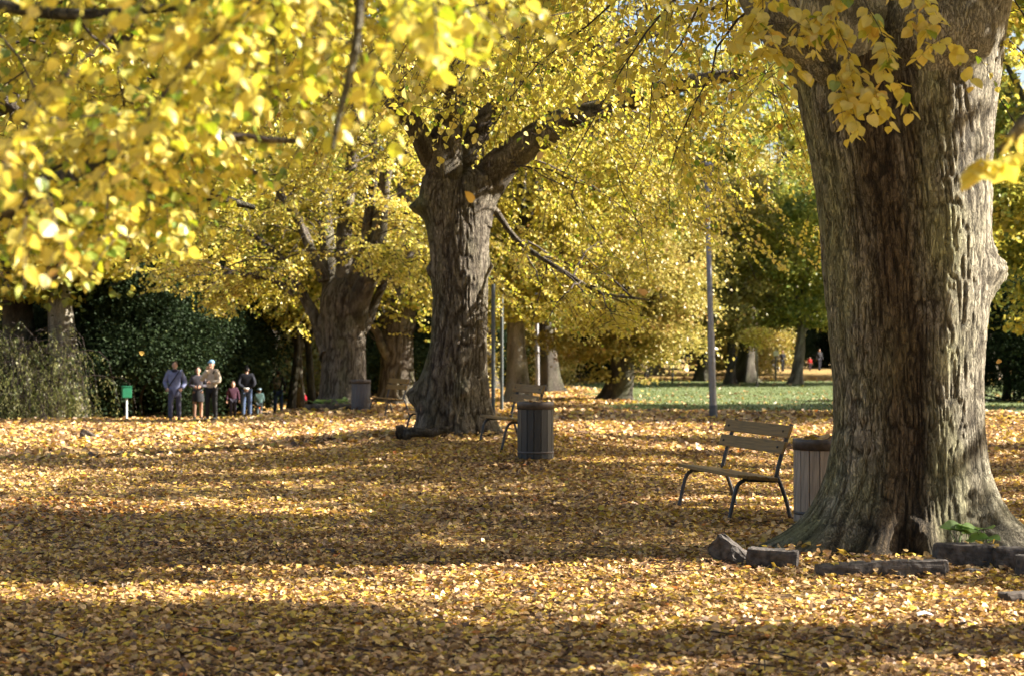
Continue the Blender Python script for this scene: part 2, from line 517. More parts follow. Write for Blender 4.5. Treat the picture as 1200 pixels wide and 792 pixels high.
def limb_mesh(name, pts, r0, r1, n=40, sides=14, seed=0, relief=0.012, power=0.8, flare=0.25):
    P = smooth_path(pts, n)
    s = np.linspace(0, 1, n)
    rad = r1 + (r0 - r1) * (1 - s) ** power
    rad = rad * (1 + flare * np.exp(-s * 14)) * (1 + 0.07 * noise(s * 9, seed * 1.7))
    ln = np.concatenate([[0], np.cumsum(np.linalg.norm(np.diff(P, axis=0), axis=1))])
    wob = np.stack([noise(s * 6, seed, 0, 1), noise(s * 6, seed, 0, 2), noise(s * 6, seed, 0, 3)], -1) * rad[:, None] * 0.35
    wob[0] = 0
    P = P + wob
    V, Qs = tube_batch(P[None], rad[None], sides)
    V = V.reshape(n, sides, 3)
    th = np.arange(sides) / sides * 2 * PI
    arc = np.cos(th)[None] * rad[:, None]; arc2 = np.sin(th)[None] * rad[:, None]
    rl = bark_relief(arc + arc2 * 1.3, ln[:, None] + arc2 * 0, seed + 3, max(0.05, r0 * 0.25))
    V = V + nrm(V - P[:, None]) * (rl * relief * np.minimum(1, rad / r0)[:, None])[..., None]
    return P, rad, mesh_np(name, V, Qs, attrs={'ridge': rl, 'moss': np.clip(0.35 + 0.4 * noise(V[..., 0] * 2, V[..., 1] * 2, V[..., 2]), 0, 1), 'brown': np.zeros(rl.shape)})


def trunk_mesh(name, rows, na, nh, roots, burls, seed=0, k=0.12, relief=0.016, cell=0.06, moss_fn=None, brown_fn=None):
    """rows: z, [circles (cx, cy, r)] of the cross-section (smooth union); roots: (angle, reach, height, width); burls: (angle, z, amp, wa, wz)"""
    zr = np.array([r[0] for r in rows])
    C = np.array([r[1] for r in rows])                     # (rows, nc, 3)
    z0, z1 = zr[0], zr[-1]
    tz = np.linspace(0, 1, nh)
    z = z0 + (z1 - z0) * tz ** 1.12
    Cz = np.stack([np.stack([np.interp(z, zr, C[:, i, j]) for j in range(3)], -1) for i in range(C.shape[1])], 1)   # (nh,nc,3)
    ker = np.ones(9) / 9
    cen = Cz[:, :, :2].mean(1)
    if C.shape[1] == 2:                                     # star point: midway between the facing edges
        d = Cz[:, 1, :2] - Cz[:, 0, :2]; L = np.maximum(np.linalg.norm(d, axis=1), 1e-6)
        f = np.clip((L + Cz[:, 0, 2] - Cz[:, 1, 2]) / (2 * L), 0.2, 0.8)
        cen = Cz[:, 0, :2] + d * f[:, None]
    th = np.arange(na) / na * 2 * PI
    dirs = np.stack([np.cos(th), np.sin(th)], -1)
    lo = np.zeros((nh, na)); hi = np.full((nh, na), 3.0)
    def sdf(t):
        p = cen[:, None] + dirs[None] * t[..., None]
        ds = [np.linalg.norm(p - Cz[:, None, i, :2], axis=-1) - Cz[:, None, i, 2] for i in range(C.shape[1])]
        v = ds[0]
        for e in ds[1:]:
            hh = np.clip(0.5 + 0.5 * (e - v) / k, 0, 1)
            v = e + (v - e) * hh - k * hh * (1 - hh)
        return v
    for _ in range(26):
        mid = (lo + hi) / 2
        ins = sdf(mid) < 0
        lo = np.where(ins, mid, lo); hi = np.where(ins, hi, mid)
    rad = lo
    zz = np.repeat(z[:, None], na, 1); tt = np.repeat(th[None], nh, 0)
    rad = rad * (1 + 0.03 * fbm(np.cos(tt) * 2, np.sin(tt) * 2, zz * 0.9, seed, 2))
    for (a, reach, h, w) in roots:
        da = (tt - a + PI) % (2 * PI) - PI
        rad = rad + reach * np.exp(-np.maximum(zz - z0 * 0, 0) / h) * np.exp(-(da / w) ** 2)
    for (a, bz, amp, wa, wz) in burls:
        da = (tt - a + PI) % (2 * PI) - PI
        g = np.exp(-(da / wa) ** 2 - ((zz - bz) / wz) ** 2)
        rad = rad + amp * g * (1 + 0.35 * fbm(da * 9, zz * 14, 0, seed + 7, 2))
    arc = tt * np.median(rad)
    per = 2 * PI * np.median(rad)
    f = sm((tt / (2 * PI) - 0.93) / 0.07)                   # hide the seam where the noise wraps
    rl = bark_relief(arc, zz, seed, cell) * (1 - f) + bark_relief(arc - per, zz, seed, cell) * f
    rad = rad + relief * rl * (0.8 + 0.5 * fbm(np.cos(tt) * 3, np.sin(tt) * 3, zz, seed + 2, 2))
    V = np.stack([cen[:, None, 0] + rad * np.cos(tt), cen[:, None, 1] + rad * np.sin(tt), zz], -1)
    ring = np.arange(na); i0 = (np.arange(nh - 1) * na)[:, None]
    A = i0 + ring; B = i0 + (ring + 1) % na
    Qs = np.stack([A, B, B + na, A + na], -1).reshape(-1, 4)
    moss = moss_fn(tt, zz) if moss_fn else np.clip(0.3 + 0.5 * noise(np.cos(tt) * 2, np.sin(tt) * 2, zz, seed + 4), 0, 1)
    brown = brown_fn(tt, zz) if brown_fn else np.clip(noise(np.cos(tt) * 2 + 5, np.sin(tt) * 2, zz * 0.8, seed + 6) * 1.2, 0, 1) * 0.6
    return mesh_np(name, V, Qs, attrs={'ridge': rl, 'moss': moss, 'brown': brown})


# ------------------------------------------------------------------ growth: limb -> side branch -> twig -> leaf
def side_branches(limb, n, t0, L, droop, rng, up=0.1, spread=1.0, along=0.6, bias=(0, 0, 0)):
    t = rng.uniform(t0, 1, n) * (len(limb) - 1)
    i = np.clip(t.astype(int), 0, len(limb) - 2)
    p = limb[i] + (limb[i + 1] - limb[i]) * (t - i)[:, None]
    tg = nrm(limb[i + 1] - limb[i])
    rd = rng.normal(size=(n, 3)) * [1, 1, 0.35]
    d = nrm(tg * along + nrm(rd) * spread + np.array([0, 0, up]) + np.array(bias))
    Ln = rng.uniform(L[0], L[1], n)
    s = np.linspace(0, 1, 9)
    path = p[:, None] + d[:, None] * (Ln[:, None] * s)[..., None]
    path[..., 2] -= (droop * Ln * rng.uniform(0.5, 1.4, n))[:, None] * s ** 2
    wob = np.cumsum(rng.normal(size=(n, 9, 3)) * [1, 1, 0.6], 1) * (Ln * 0.022)[:, None, None]
    wob -= wob[:, :1]
    return path + wob


def twigs_of(sec, per, s0, L, droop, rng, m=5):
    Sn, k, _ = sec.shape
    b = rng.uniform(s0, 1.0, (Sn, per)); b[:, 0] = 0.97
    t = b * (k - 1); i = np.clip(t.astype(int), 0, k - 2)
    ar = np.arange(Sn)[:, None]
    p = sec[ar, i] + (sec[ar, i + 1] - sec[ar, i]) * (t - i)[..., None]
    tg = nrm(sec[ar, i + 1] - sec[ar, i])
    side = nrm(np.cross(tg, np.array([0, 0, 1.0])) + 1e-6)
    sg = np.where(rng.random((Sn, per)) < 0.5, -1, 1)[..., None]
    d = nrm(tg * rng.uniform(.35, 1., (Sn, per, 1)) + side * sg * rng.uniform(.3, 1, (Sn, per, 1)) + rng.normal(size=(Sn, per, 3)) * .28)
    p = p.reshape(-1, 3); d = d.reshape(-1, 3)
    n = len(p)
    Ln = rng.uniform(L[0], L[1], n)
    s = np.linspace(0, 1, m)
    P = p[:, None] + d[:, None] * (Ln[:, None] * s)[..., None]
    P[..., 2] -= (droop * Ln * rng.uniform(.3, 1.5, n))[:, None] * s ** 2
    return P


def leaves_on(tw, K, size, rng, droop=0.55, tilt=0.5, s0=0.1):
    Tn, m, _ = tw.shape
    s = (np.arange(K) + rng.uniform(0.2, 0.8, (Tn, K))) / K
    s = s0 + (1 - s0) * s
    t = s * (m - 1); i = np.clip(t.astype(int), 0, m - 2)
    ar = np.arange(Tn)[:, None]
    p = tw[ar, i] + (tw[ar, i + 1] - tw[ar, i]) * (t - i)[..., None]
    tg = nrm(tw[ar, i + 1] - tw[ar, i])
    side = nrm(np.cross(tg, np.array([0, 0, 1.0])) + 1e-6)
    sg = np.where(np.arange(K) % 2, 1, -1)[None, :, None]
    d = nrm(tg * 0.45 + side * sg * 0.8 + np.array([0, 0, -droop]) + rng.normal(size=(Tn, K, 3)) * 0.33)
    n = np.array([0, 0, 1.0]) + rng.normal(size=(Tn, K, 3)) * tilt
    sz = rng.uniform(size[0], size[1], (Tn, K)) * (1 - 0.25 * (s > 0.93))
    p = p + d * 0.25 * sz[..., None]
    return p.reshape(-1, 3), d.reshape(-1, 3), n.reshape(-1, 3), sz.ravel()


def tones(pos, rng, base=0.5, spread=0.16, cl=0.22, green=0.04, seed=0):
    t = base + cl * fbm(pos[:, 0] * 0.6, pos[:, 1] * 0.6, pos[:, 2] * 0.7, seed, 2) + rng.normal(size=len(pos)) * spread
    g = rng.random(len(pos)) < green * (1 + 2 * (noise(pos[:, 0], pos[:, 1], pos[:, 2], seed + 8) > 0.3))
    t = np.where(g, rng.uniform(0, 0.15, len(pos)), t)
    return np.clip(t, 0.02, 1)


def in_view(p, mu=150, mv=120):
    u, v = proj(p)
    return (p[:, 1] > 0.4) & (u > -mu) & (u < 1200 + mu) & (v > -mv) & (v < 792 + mv)


def hem_ok(tw, hem):
    """keep only twigs above the crown's lower hem, given as a polyline of (u, v) measured in the photograph"""
    if hem is None:
        return np.ones(len(tw), bool)
    u, v = proj(tw[:, -1]); u0, v0 = proj(tw[:, 0])
    hu = [h[0] for h in hem]; hv = [h[1] for h in hem]
    lim = np.interp(u, hu, hv) + 22 * noise(u / 40.0, v / 40.0, 0, 3)
    return (np.maximum(v, v0) < lim) | (tw[:, 0, 1] < 0.5)


def sun_gap(p):
    """openings in the crowns, by where the sunbeam through p lands: long flecks between the shade of neighbouring crowns"""
    k = p[:, 2] / sun_dir.z
    x, y = p[:, 0] - k * sun_dir.x, p[:, 1] - k * sun_dir.y
    f = 0.62 * noise(x * 0.32, y * 1.25, 0, 71) + 0.38 * noise(x * 0.9, y * 3.1, 0, 72)
    lit = np.interp(y, [0, 3.5, 4.5, 6.5, 7.6, 8.2, 10.2, 10.9, 12.6, 16.2, 17.2, 19, 20.5, 25, 27, 30, 48, 60], [.3, .4, .46, .46, .28, .14, .14, .05, .06, .24, .34, .36, .3, .32, .36, .3, .4, .4])
    lit = np.where((x > 0.6) & (y < 10.5), np.maximum(lit, .42), lit)                     # open to the right of the path
    lit = np.where((np.abs(y - 13.4 - .1 * x) < .5) & (x > -2.4) & (x < 2.6), .62, lit)
    lit = np.where((np.abs(y - 13.5) < .6) & (x > 1.2) & (x < 3.2), .8, lit)
    lit = np.where((np.abs(y - 26) < .8) & (x > -9) & (x < -2.5), .78, lit)  # flecks on the big trunk
    edge = 11.4 + .3 * noise(x * .5, 3.3, 0, 73) + 1.5 * sm((x - .1) / 1.9)
    strip = np.abs(y - edge) < .36 + .2 * sm((-x) / 1.5) + .12 * noise(x * .8, 7.7, 0, 74)
    return (f > 0.62 * (1 - 2 * lit)) | (strip & (x < 2.2))


def foliate(tree, secs, rng, per, K, size, mat, twigL=(0.45, 0.9), droop=0.35, leafdroop=0.55, s0=0.2, hem=None, base=0.5, cl=0.22,
            green=0.04, sub=4, hi=True, picks=0, seed=0, twig_r=0.004, clear=None, minz=1.0, spread=0.16, sec_r=0.016, tilt=0.5, gap=1.0):
    secs = secs[(secs[:, :, 2].min(1) > 0.2)]
    tw = twigs_of(secs, per, s0, twigL, droop, rng)
    ok = hem_ok(tw, hem) & (tw[:, :, 2].min(1) > minz)
    if clear is not None:
        ok &= ~clear(tw[:, 2])
    if gap:
        ok &= ~(sun_gap(tw[:, 2]) & (rng.random(len(tw)) < gap))
    tw = tw[ok]
    if hem is not None:                                     # side branches end where their last twig is
        u, v = proj(secs[:, -1]); lim = np.interp(u, [h[0] for h in hem], [h[1] for h in hem])
        keep = (v < lim + 10) | (secs[:, -1, 1] < 0.5)
        bsecs = secs[keep]
    else:
        bsecs = secs
    if clear is not None:
        bsecs = bsecs[~clear(bsecs[:, 5])]
    p, d, n, sz = leaves_on(tw, K, size, rng, leafdroop, tilt)
    vis = in_view(p)
    keep = vis | (rng.random(len(p)) < 1.0 / sub)
    sz = np.where(vis, sz, sz * math.sqrt(sub) * 0.95)
    p, d, n, sz, vis = p[keep], d[keep], n[keep], sz[keep], vis[keep]
    tone = tones(p, rng, base, spread, cl, green, seed)
    if picks:
        u, v = proj(p)
        good = (u > 0) & (u < 1200) & (v > 0) & (v < 792) & (p[:, 1] > 0.5)
        score = np.where(good, sz / np.maximum(p[:, 1], 1), 0)
        big = np.argsort(-score)[:picks]
        big = big[score[big] > 0]
        order = np.array([0.08, 0.2, 0.35, 0.45, 0.5, 0.55, 0.6, 0.66, 0.7, 0.78, 0.85, 0.93])
        for j in big:
            o = obj('leaf', LIME_LEAVES[int(np.argmin(np.abs(order - tone[j] - rng.normal() * 0.04)))], None, tree)
            o.matrix_local = Matrix.Translation(tree.location).inverted() @ basis_matrix(p[j], d[j], n[j], sz[j])
        msk = np.ones(len(p), bool); msk[big] = False
        p, d, n, sz, tone = p[msk], d[msk], n[msk], sz[msk], tone[msk]
    off = np.array(tree.location)
    if len(p):
        tag(obj('foliage', leaf_mesh('foliage', p - off, d, n, sz, tone, hi), mat, tree), kind='stuff')
    # side branches and twigs as thin tubes (twigs only where they can be seen)
    if len(bsecs):
        s = np.linspace(1, 0.2, bsecs.shape[1])
        V, Qs = tube_batch(bsecs - off, np.repeat((s * sec_r)[None], len(bsecs), 0), 5)
        tv = tw[in_view(tw[:, 0])] if twig_r else tw[:0]
        if len(tv):
            V2, Q2 = tube_batch(tv - off, np.repeat((np.linspace(1, 0.4, tv.shape[1]) * twig_r)[None], len(tv), 0), 3)
            Qs = np.vstack([Qs, Q2 + len(V)]); V = np.vstack([V, V2])
        tag(obj('twigs', mesh_np('twigs', V, Qs), M['twig'], tree), kind='stuff')
    return len(p)


def add_limb(tree, pts, r0, r1, mat, seed, n=40, sides=14, name='limb', **kw):
    P, rad, me = limb_mesh(name, np.asarray(pts) - np.array(tree.location), r0, r1, n, sides, seed, **kw)
    obj(name, me, mat, tree)
    return P + np.array(tree.location)
def rows_from(px_rows, uc, Y, gz_):
    """photo measurements (v, [(u, r_px, dy_m)...]) -> local cross-sections"""
    k = Y / F
    return [(CAM_Z + (VH - v) * k - gz_, [((u - uc) * k, dy, r * k) for (u, r, dy) in cs]) for (v, cs) in px_rows]


# ---- the massive lime beside the bench
X1, Y1 = 3.2, 13.8
Z1 = float(ground_z(X1, Y1)) - 0.06
t1 = thing('lime_tree', 'massive lime tree with mossy forked trunk and flared roots behind broken kerb blocks', 'tree', (X1, Y1, Z1))
rows = rows_from([(690, [(1030, 76, 0), (1085, 79, 0)]), (650, [(1030, 75, 0), (1085, 78, 0)]), (600, [(1038, 72, 0), (1084, 74, 0)]), (550, [(1043, 69, 0), (1082, 70, 0)]),
                  (500, [(1046, 67, 0), (1081, 68, 0)]), (450, [(1045, 66, 0), (1080, 69, 0)]), (350, [(1040, 68, 0), (1085, 70, 0)]),
                  (250, [(1035, 73, 0), (1085, 75, .02)]), (200, [(1028, 73, 0), (1084, 78, .04)]), (150, [(1018, 73, 0), (1085, 80, .06)]),
                  (100, [(1006, 72, 0), (1088, 84, .06)]), (50, [(982, 72, 0), (1094, 86, .06)]), (0, [(950, 74, 0), (1103, 88, .06)])], 1064, Y1, Z1)


def moss1(tt, zz):
    left = np.exp(-((tt - PI * 1.02) / 0.75) ** 2)
    fr = np.exp(-((tt - 1.62 * PI) / 0.25) ** 2) * 0.7
    return np.clip(left * 0.95 + fr + 0.25 + 0.35 * fbm(np.cos(tt) * 3, np.sin(tt) * 3, zz * 0.6, 31, 2), 0, 1)


def brown_shade1(tt, zz):  # groove shade painted as a dark centre stripe, plus darker base and mottling
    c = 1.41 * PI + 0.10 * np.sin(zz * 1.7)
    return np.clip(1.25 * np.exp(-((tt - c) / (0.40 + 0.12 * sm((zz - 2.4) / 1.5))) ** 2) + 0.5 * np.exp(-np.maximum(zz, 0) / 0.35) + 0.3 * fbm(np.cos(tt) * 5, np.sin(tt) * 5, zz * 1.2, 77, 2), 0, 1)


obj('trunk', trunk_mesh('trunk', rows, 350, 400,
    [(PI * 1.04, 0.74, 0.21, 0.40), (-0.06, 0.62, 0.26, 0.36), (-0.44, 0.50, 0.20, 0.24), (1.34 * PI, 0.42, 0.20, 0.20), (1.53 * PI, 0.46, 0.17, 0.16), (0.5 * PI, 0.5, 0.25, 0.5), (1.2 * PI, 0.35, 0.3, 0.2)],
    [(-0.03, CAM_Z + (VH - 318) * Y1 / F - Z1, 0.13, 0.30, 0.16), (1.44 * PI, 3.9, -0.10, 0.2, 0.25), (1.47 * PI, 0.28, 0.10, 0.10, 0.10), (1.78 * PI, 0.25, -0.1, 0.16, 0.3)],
    seed=3, k=0.05, relief=0.013, cell=0.032, moss_fn=moss1, brown_fn=brown_shade1), M['bark'], t1)
rg = np.random.default_rng(101)
L = []
L.append(add_limb(t1, [at(975, 60, Y1), at(948, -10, Y1), at(890, -120, 14.6), at(800, -215, 15.2), at(700, -270, 16.2), at(590, -300, 17.5)], .50, .09, M['bark'], 1, n=70, sides=30, flare=0))
L.append(add_limb(t1, [at(1097, 60, Y1 + .06), at(1104, -10, Y1), at(1110, -260, 14.5), at(1085, -520, 15), at(1090, -850, 15)], .615, .12, M['bark'], 2, n=60, sides=24, flare=0))
L.append(add_limb(t1, [at(1120, -80, 14.3), at(1230, -250, 14.2), at(1400, -380, 14), at(1600, -420, 14)], .30, .07, M['bark'], 3))
L.append(add_limb(t1, [(3.2, 14.1, 5.6), (3.05, 12.9, 6.0), (2.55, 11.6, 5.3), (2.05, 10.7, 4.15)], .17, .03, M['bark'], 4))
L.append(add_limb(t1, [(3.0, 14.5, 6.1), (2.4, 16.5, 7.0), (1.6, 18.8, 7.2), (0.8, 21, 6.6)], .22, .05, M['bark'], 5))
L.append(add_limb(t1, [(3.4, 14.5, 7.5), (4.6, 16.5, 9), (5.6, 18.5, 9.4), (6.4, 20, 8.6)], .2, .05, M['bark'], 6))
L.append(add_limb(t1, [(3.3, 14.4, 8.8), (2.2, 13.6, 10.5), (0.6, 13.0, 11.2), (-1.2, 12.8, 10.6)], .2, .05, M['bark'], 7))
HEM1 = [(-2000, 200), (560, 200), (640, 215), (760, 250), (850, 330), (900, 355), (955, 330), (975, 110), (1010, -60), (1150, -60), (1170, 235), (1200, 285), (1300, 330), (3000, 330)]
sec = np.vstack([side_branches(L[0], 50, .15, (1.8, 4.2), .8, rg, up=-.1), side_branches(L[1], 40, .35, (2, 4.2), .25, rg, up=.2),
                 side_branches(L[2], 13, .3, (1.4, 3.0), .35, rg), side_branches(L[4], 50, .2, (1.8, 4.0), .85, rg, up=-.1),
                 side_branches(L[5], 26, .2, (1.6, 3.2), .5, rg), side_branches(L[6], 30, .2, (1.6, 3.4), .4, rg)])
c1 = foliate(t1, sec, rg, 20, 15, (.05, .078), M['lime'], hem=HEM1, base=.5, seed=1, sub=4, clear=lambda p: (p[:, 1] < 13.2) & (np.abs(proj(p)[0] - 1060) < 150) & in_view(p))
# the spray that hangs in front of its own trunk
spray = np.array([smooth_path(q, 9) for q in (
    [(2.05, 10.75, 4.2), at(930, -10, 10.6), at(965, 55, 10.5), at(1000, 125, 10.45)], [(2.2, 10.8, 4.3), at(1000, -30, 10.6), at(1035, 40, 10.5), at(1050, 95, 10.45)],
    [(2.3, 10.9, 4.4), at(1040, -60, 10.7), at(1085, 5, 10.6), at(1115, 45, 10.5)], [(2.05, 10.75, 4.2), at(905, -30, 10.6), at(895, 20, 10.5), at(905, 55, 10.45)],
    [(2.2, 10.8, 4.3), at(975, -20, 10.6), at(990, 50, 10.5), at(1030, 110, 10.4)])])
foliate(t1, spray, rg, 9, 9, (.07, .092), M['lime'], twigL=(.14, .32), s0=.35, base=.62, cl=.1, picks=300, seed=2, sub=1, gap=0, sec_r=.006, twig_r=.002, leafdroop=.7, spread=.1)

# ---- the lime by the second bench
X2, Y2 = (535 - UC) / F * 27, 27.0
Z2 = float(ground_z(X2, Y2)) - 0.08
t2 = thing('lime_tree', 'burly lime tree with knobbly trunk and thick limb leaning over the black bin', 'tree', (X2, Y2, Z2))
rows = rows_from([(512, [(524, 36, 0), (548, 34, 0)]), (495, [(525, 35, 0), (546, 33, 0)]), (470, [(526, 34, 0), (543, 31, 0)]), (440, [(527, 32, 0), (542, 29, 0)]), (400, [(535, 30, 0), (542, 28, 0)]),
                  (350, [(537, 29, 0), (542, 28, 0)]), (290, [(535, 30, 0), (543, 29, 0)]), (260, [(529, 30, 0), (545, 28, 0)]), (240, [(523, 29, 0), (549, 28, 0)]),
                  (222, [(519, 26, 0), (556, 26, 0)]), (208, [(518, 23, 0), (561, 22, 0)]), (196, [(519, 14, 0), (560, 12, 0)])], 535, Y2, Z2)
zv = lambda v: CAM_Z + (VH - v) * Y2 / F - Z2
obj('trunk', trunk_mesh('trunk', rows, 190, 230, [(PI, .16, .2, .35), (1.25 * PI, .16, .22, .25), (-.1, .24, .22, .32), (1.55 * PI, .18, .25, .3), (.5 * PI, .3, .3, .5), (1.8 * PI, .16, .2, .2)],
    [(PI * .98, zv(462), .20, .30, .20), (PI * 1.02, zv(243), .16, .3, .14), (0, zv(312), .07, .3, .12), (PI, zv(318), .08, .3, .1), (1.58 * PI, zv(455), .10, .24, .16), (1.62 * PI, zv(330), .06, .3, .12), (1.45 * PI, zv(480), .07, .2, .2)],
    seed=12, k=.08, relief=.017, cell=.045, moss_fn=lambda tt, zz: np.clip(.25 + .8 * np.exp(-((tt - PI) / .6) ** 2) + .3 * noise(np.cos(tt) * 3, np.sin(tt) * 3, zz, 5), 0, 1)), M['bark_mid'], t2)
rg = np.random.default_rng(202)
L = []
L.append(add_limb(t2, [at(521, 262, Y2), at(518, 215, Y2), at(521, 150, 27), at(531, 60, 27.2), at(528, -60, 27.3), at(545, -330, 27)], .35, .08, M['bark_mid'], 11, n=70, sides=22, relief=.02, flare=0))
L.append(add_limb(t2, [at(540, 262, Y2), at(560, 218, Y2), at(605, 180, 26.8), at(655, 148, 26.6), at(720, 122, 26.4), at(800, 96, 26), at(900, 82, 25.6)], .36, .08, M['bark_mid'], 12, n=70, sides=22, relief=.02, flare=0, power=1.1))
L.append(add_limb(t2, [at(538, 215, 27.1), at(580, 130, 27.3), at(645, 76, 27.6), at(740, 45, 28), at(850, 0, 28.5)], .2, .05, M['bark_mid'], 13))
L.append(add_limb(t2, [at(512, 190, 27), at(450, 110, 26.5), at(380, 60, 26), at(290, 30, 26)], .17, .05, M['bark_mid'], 14))
L.append(add_limb(t2, [at(528, 140, 27), at(530, 60, 24.5), at(560, 40, 22.5)], .15, .05, M['bark_mid'], 15))
L.append(add_limb(t2, [at(535, 100, 27.2), at(560, 20, 30), at(600, 0, 33)], .15, .05, M['bark_mid'], 16))
L.append(add_limb(t2, [at(578, 245, 27.2), at(610, 285, 27), at(660, 318, 26.6), at(705, 343, 26.3), at(762, 352, 26)], .05, .012, M['bark_mid'], 17, relief=.002))
L.append(add_limb(t2, [at(600, -150, 27), at(750, -160, 27), at(900, -120, 27)], .12, .05, M['bark_mid'], 18))
L.append(add_limb(t2, [at(520, -80, 27.3), at(430, -170, 27), at(320, -200, 26.5)], .12, .05, M['bark_mid'], 19))
HEM2 = [(-500, 200), (250, 210), (330, 240), (400, 225), (470, 255), (485, 195), (500, 160), (570, 160), (590, 300), (620, 400), (700, 395), (760, 372), (800, 330), (900, 330), (1000, 330), (2000, 330)]
sec = np.vstack([side_branches(L[1], 44, .18, (1.8, 4.2), .75, rg, up=-.1), side_branches(L[2], 40, .2, (1.8, 4.2), .6, rg), side_branches(L[3], 26, .25, (1.6, 3.6), .5, rg),
                 side_branches(L[4], 20, .3, (1.2, 2.6), .4, rg, up=.1), side_branches(L[5], 26, .2, (1.8, 3.8), .7, rg), side_branches(L[0], 30, .4, (2, 4.2), .3, rg, up=.1),
                 side_branches(L[6], 30, .15, (.7, 1.8), .35, rg, up=.1), side_branches(L[7], 34, .1, (2, 4), .5, rg), side_branches(L[8], 24, .1, (2, 4), .5, rg)])
clear2 = lambda p: (p[:, 1] < 27.1) & (((np.abs(proj(p)[0] - 525) < 34) & (proj(p)[1] > 172)) | ((proj(p)[0] > 540) & (proj(p)[0] < 745) & (np.abs(proj(p)[1] - np.interp(proj(p)[0], [540, 605, 655, 720], [235, 180, 148, 122])) < np.interp(proj(p)[0], [560, 650, 745], [36, 30, 12])) & (noise(p[:, 0] * 1.6, p[:, 2] * 1.6, 0, 4) > np.interp(proj(p)[0], [600, 745], [-.6, .1]))))


def beam2(p):
    """openings that let the sun reach the right flank of this trunk in flecks"""
    t = (p[:, 0] - (X2 + .35)) / sun_dir.x
    y, z = p[:, 1] - t * sun_dir.y, p[:, 2] - t * sun_dir.z
    return (t > .3) & (np.abs(y - Y2 + .25) < .75) & (z > .6) & (z < 4.6) & (noise(y * 1.1, z * 1.5, 0, 93) > -.15)


clear2b = lambda p: clear2(p) | beam2(p)
c2 = foliate(t2, sec, rg, 22, 17, (.05, .078), M['lime'], hem=HEM2, base=.52, seed=5, sub=5, hi=False, clear=clear2b, gap=.85, twig_r=.0055, sec_r=.02)

# ---- the many-stemmed lime by the third bench, and the lime behind it
X3, Y3 = (403 - UC) / F * 47, 47.0
Z3 = float(ground_z(X3, Y3)) - 0.08
t3 = thing('lime_tree', 'lime tree with stout trunk splitting into upright stems beside the grey bin', 'tree', (X3, Y3, Z3))
rows = rows_from([(482, [(403, 33, 0)]), (465, [(402, 28, 0)]), (440, [(402, 26, 0)]), (400, [(402, 26, 0)]), (370, [(403, 28, 0)]), (350, [(404, 29, 0)]), (335, [(405, 23, 0)]), (322, [(406, 10, 0)])], 403, Y3, Z3)
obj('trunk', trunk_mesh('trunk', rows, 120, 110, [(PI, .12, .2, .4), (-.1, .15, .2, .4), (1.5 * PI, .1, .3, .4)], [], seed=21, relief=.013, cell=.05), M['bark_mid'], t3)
rg = np.random.default_rng(303)
L = []
for k, (pts, r) in enumerate([([(390, 385), (387, 335), (384, 270), (372, 160), (360, 20)], .33), ([(402, 385), (404, 330), (405, 260), (415, 130), (420, -20)], .34), ([(414, 390), (428, 335), (444, 285), (455, 190), (470, 60)], .34),
                              ([(383, 420), (372, 385), (355, 345), (325, 298), (275, 262)], .20), ([(424, 390), (452, 330), (490, 290), (520, 270)], .13), ([(410, 355), (420, 310), (432, 260), (440, 120)], .3),
                              ([(380, 330), (345, 250), (290, 200), (210, 180)], .14), ([(345, 345), (320, 330), (280, 322), (225, 320)], .07)]):
    L.append(add_limb(t3, [at(u, v, Y3 - .4 * (k == 3) - 1.2 * j * (k % 3 - 1) * .5) for j, (u, v) in enumerate(pts)], r, .05, M['bark_mid'], 30 + k, n=40, sides=14, relief=.02, flare=.1))
HEM3 = [(-500, 300), (100, 320), (190, 350), (260, 365), (330, 370), (358, 340), (380, 322), (450, 325), (462, 350), (480, 400), (520, 405), (560, 405), (700, 330), (2000, 300)]
sec = np.vstack([side_branches(l, 27, .3 if i != 7 else .1, (1.8, 4.4), .55, rg, up=.0) for i, l in enumerate(L)])
clear3 = lambda p: (np.abs(proj(p)[0] - 405) < 34) & (proj(p)[1] > 332) & (p[:, 1] < 47.2)
c3 = foliate(t3, sec, rg, 25, 12, (.07, .11), M['lime'], hem=HEM3, base=.55, seed=9, sub=3, hi=False, clear=clear3, twig_r=.006, sec_r=.022)

X4, Y4 = (466 - UC) / F * 58, 58.0
Z4 = float(ground_z(X4, Y4)) - 0.08
t4 = thing('lime_tree', 'slimmer lime tree with sunlit trunk edge standing behind the third bench', 'tree', (X4, Y4, Z4))
rows = rows_from([(478, [(468, 26, 0)]), (465, [(467, 20, 0)]), (430, [(467, 17, 0)]), (390, [(467, 17, 0)]), (350, [(470, 17, 0)])], 466, Y4, Z4)
obj('trunk', trunk_mesh('trunk', rows, 90, 70, [(PI * 1.1, .35, .3, .4), (-.1, .2, .3, .4)], [], seed=22, relief=.03, cell=.09), M['bark_mid'], t4)
rg = np.random.default_rng(404)
L = [add_limb(t4, [at(u, v, Y4 + dy * j) for j, (u, v) in enumerate(pts)], r, .05, M['bark_mid'], 50 + k, n=30, sides=12) for k, (pts, r, dy) in enumerate([
    ([(469, 380), (472, 330), (470, 230), (480, 60)], .45, 0), ([(462, 440), (450, 405), (425, 372), (390, 350)], .2, -.3), ([(470, 370), (520, 300), (590, 240), (660, 220)], .25, .8), ([(468, 350), (430, 270), (360, 200)], .22, 1)])]
sec = np.vstack([side_branches(l, 26, .35, (2, 4.6), .5, rg) for l in L])
c4 = foliate(t4, sec, rg, 14, 9, (.10, .15), M['lime'], hem=[(-500, 300), (380, 395), (430, 405), (445, 385), (490, 385), (520, 415), (590, 410), (640, 380), (2000, 300)], base=.45, seed=10, sub=3, hi=False, twig_r=0, clear=lambda p: (np.abs(proj(p)[0] - 467) < 20) & (proj(p)[1] > 380) & (p[:, 1] < 58))

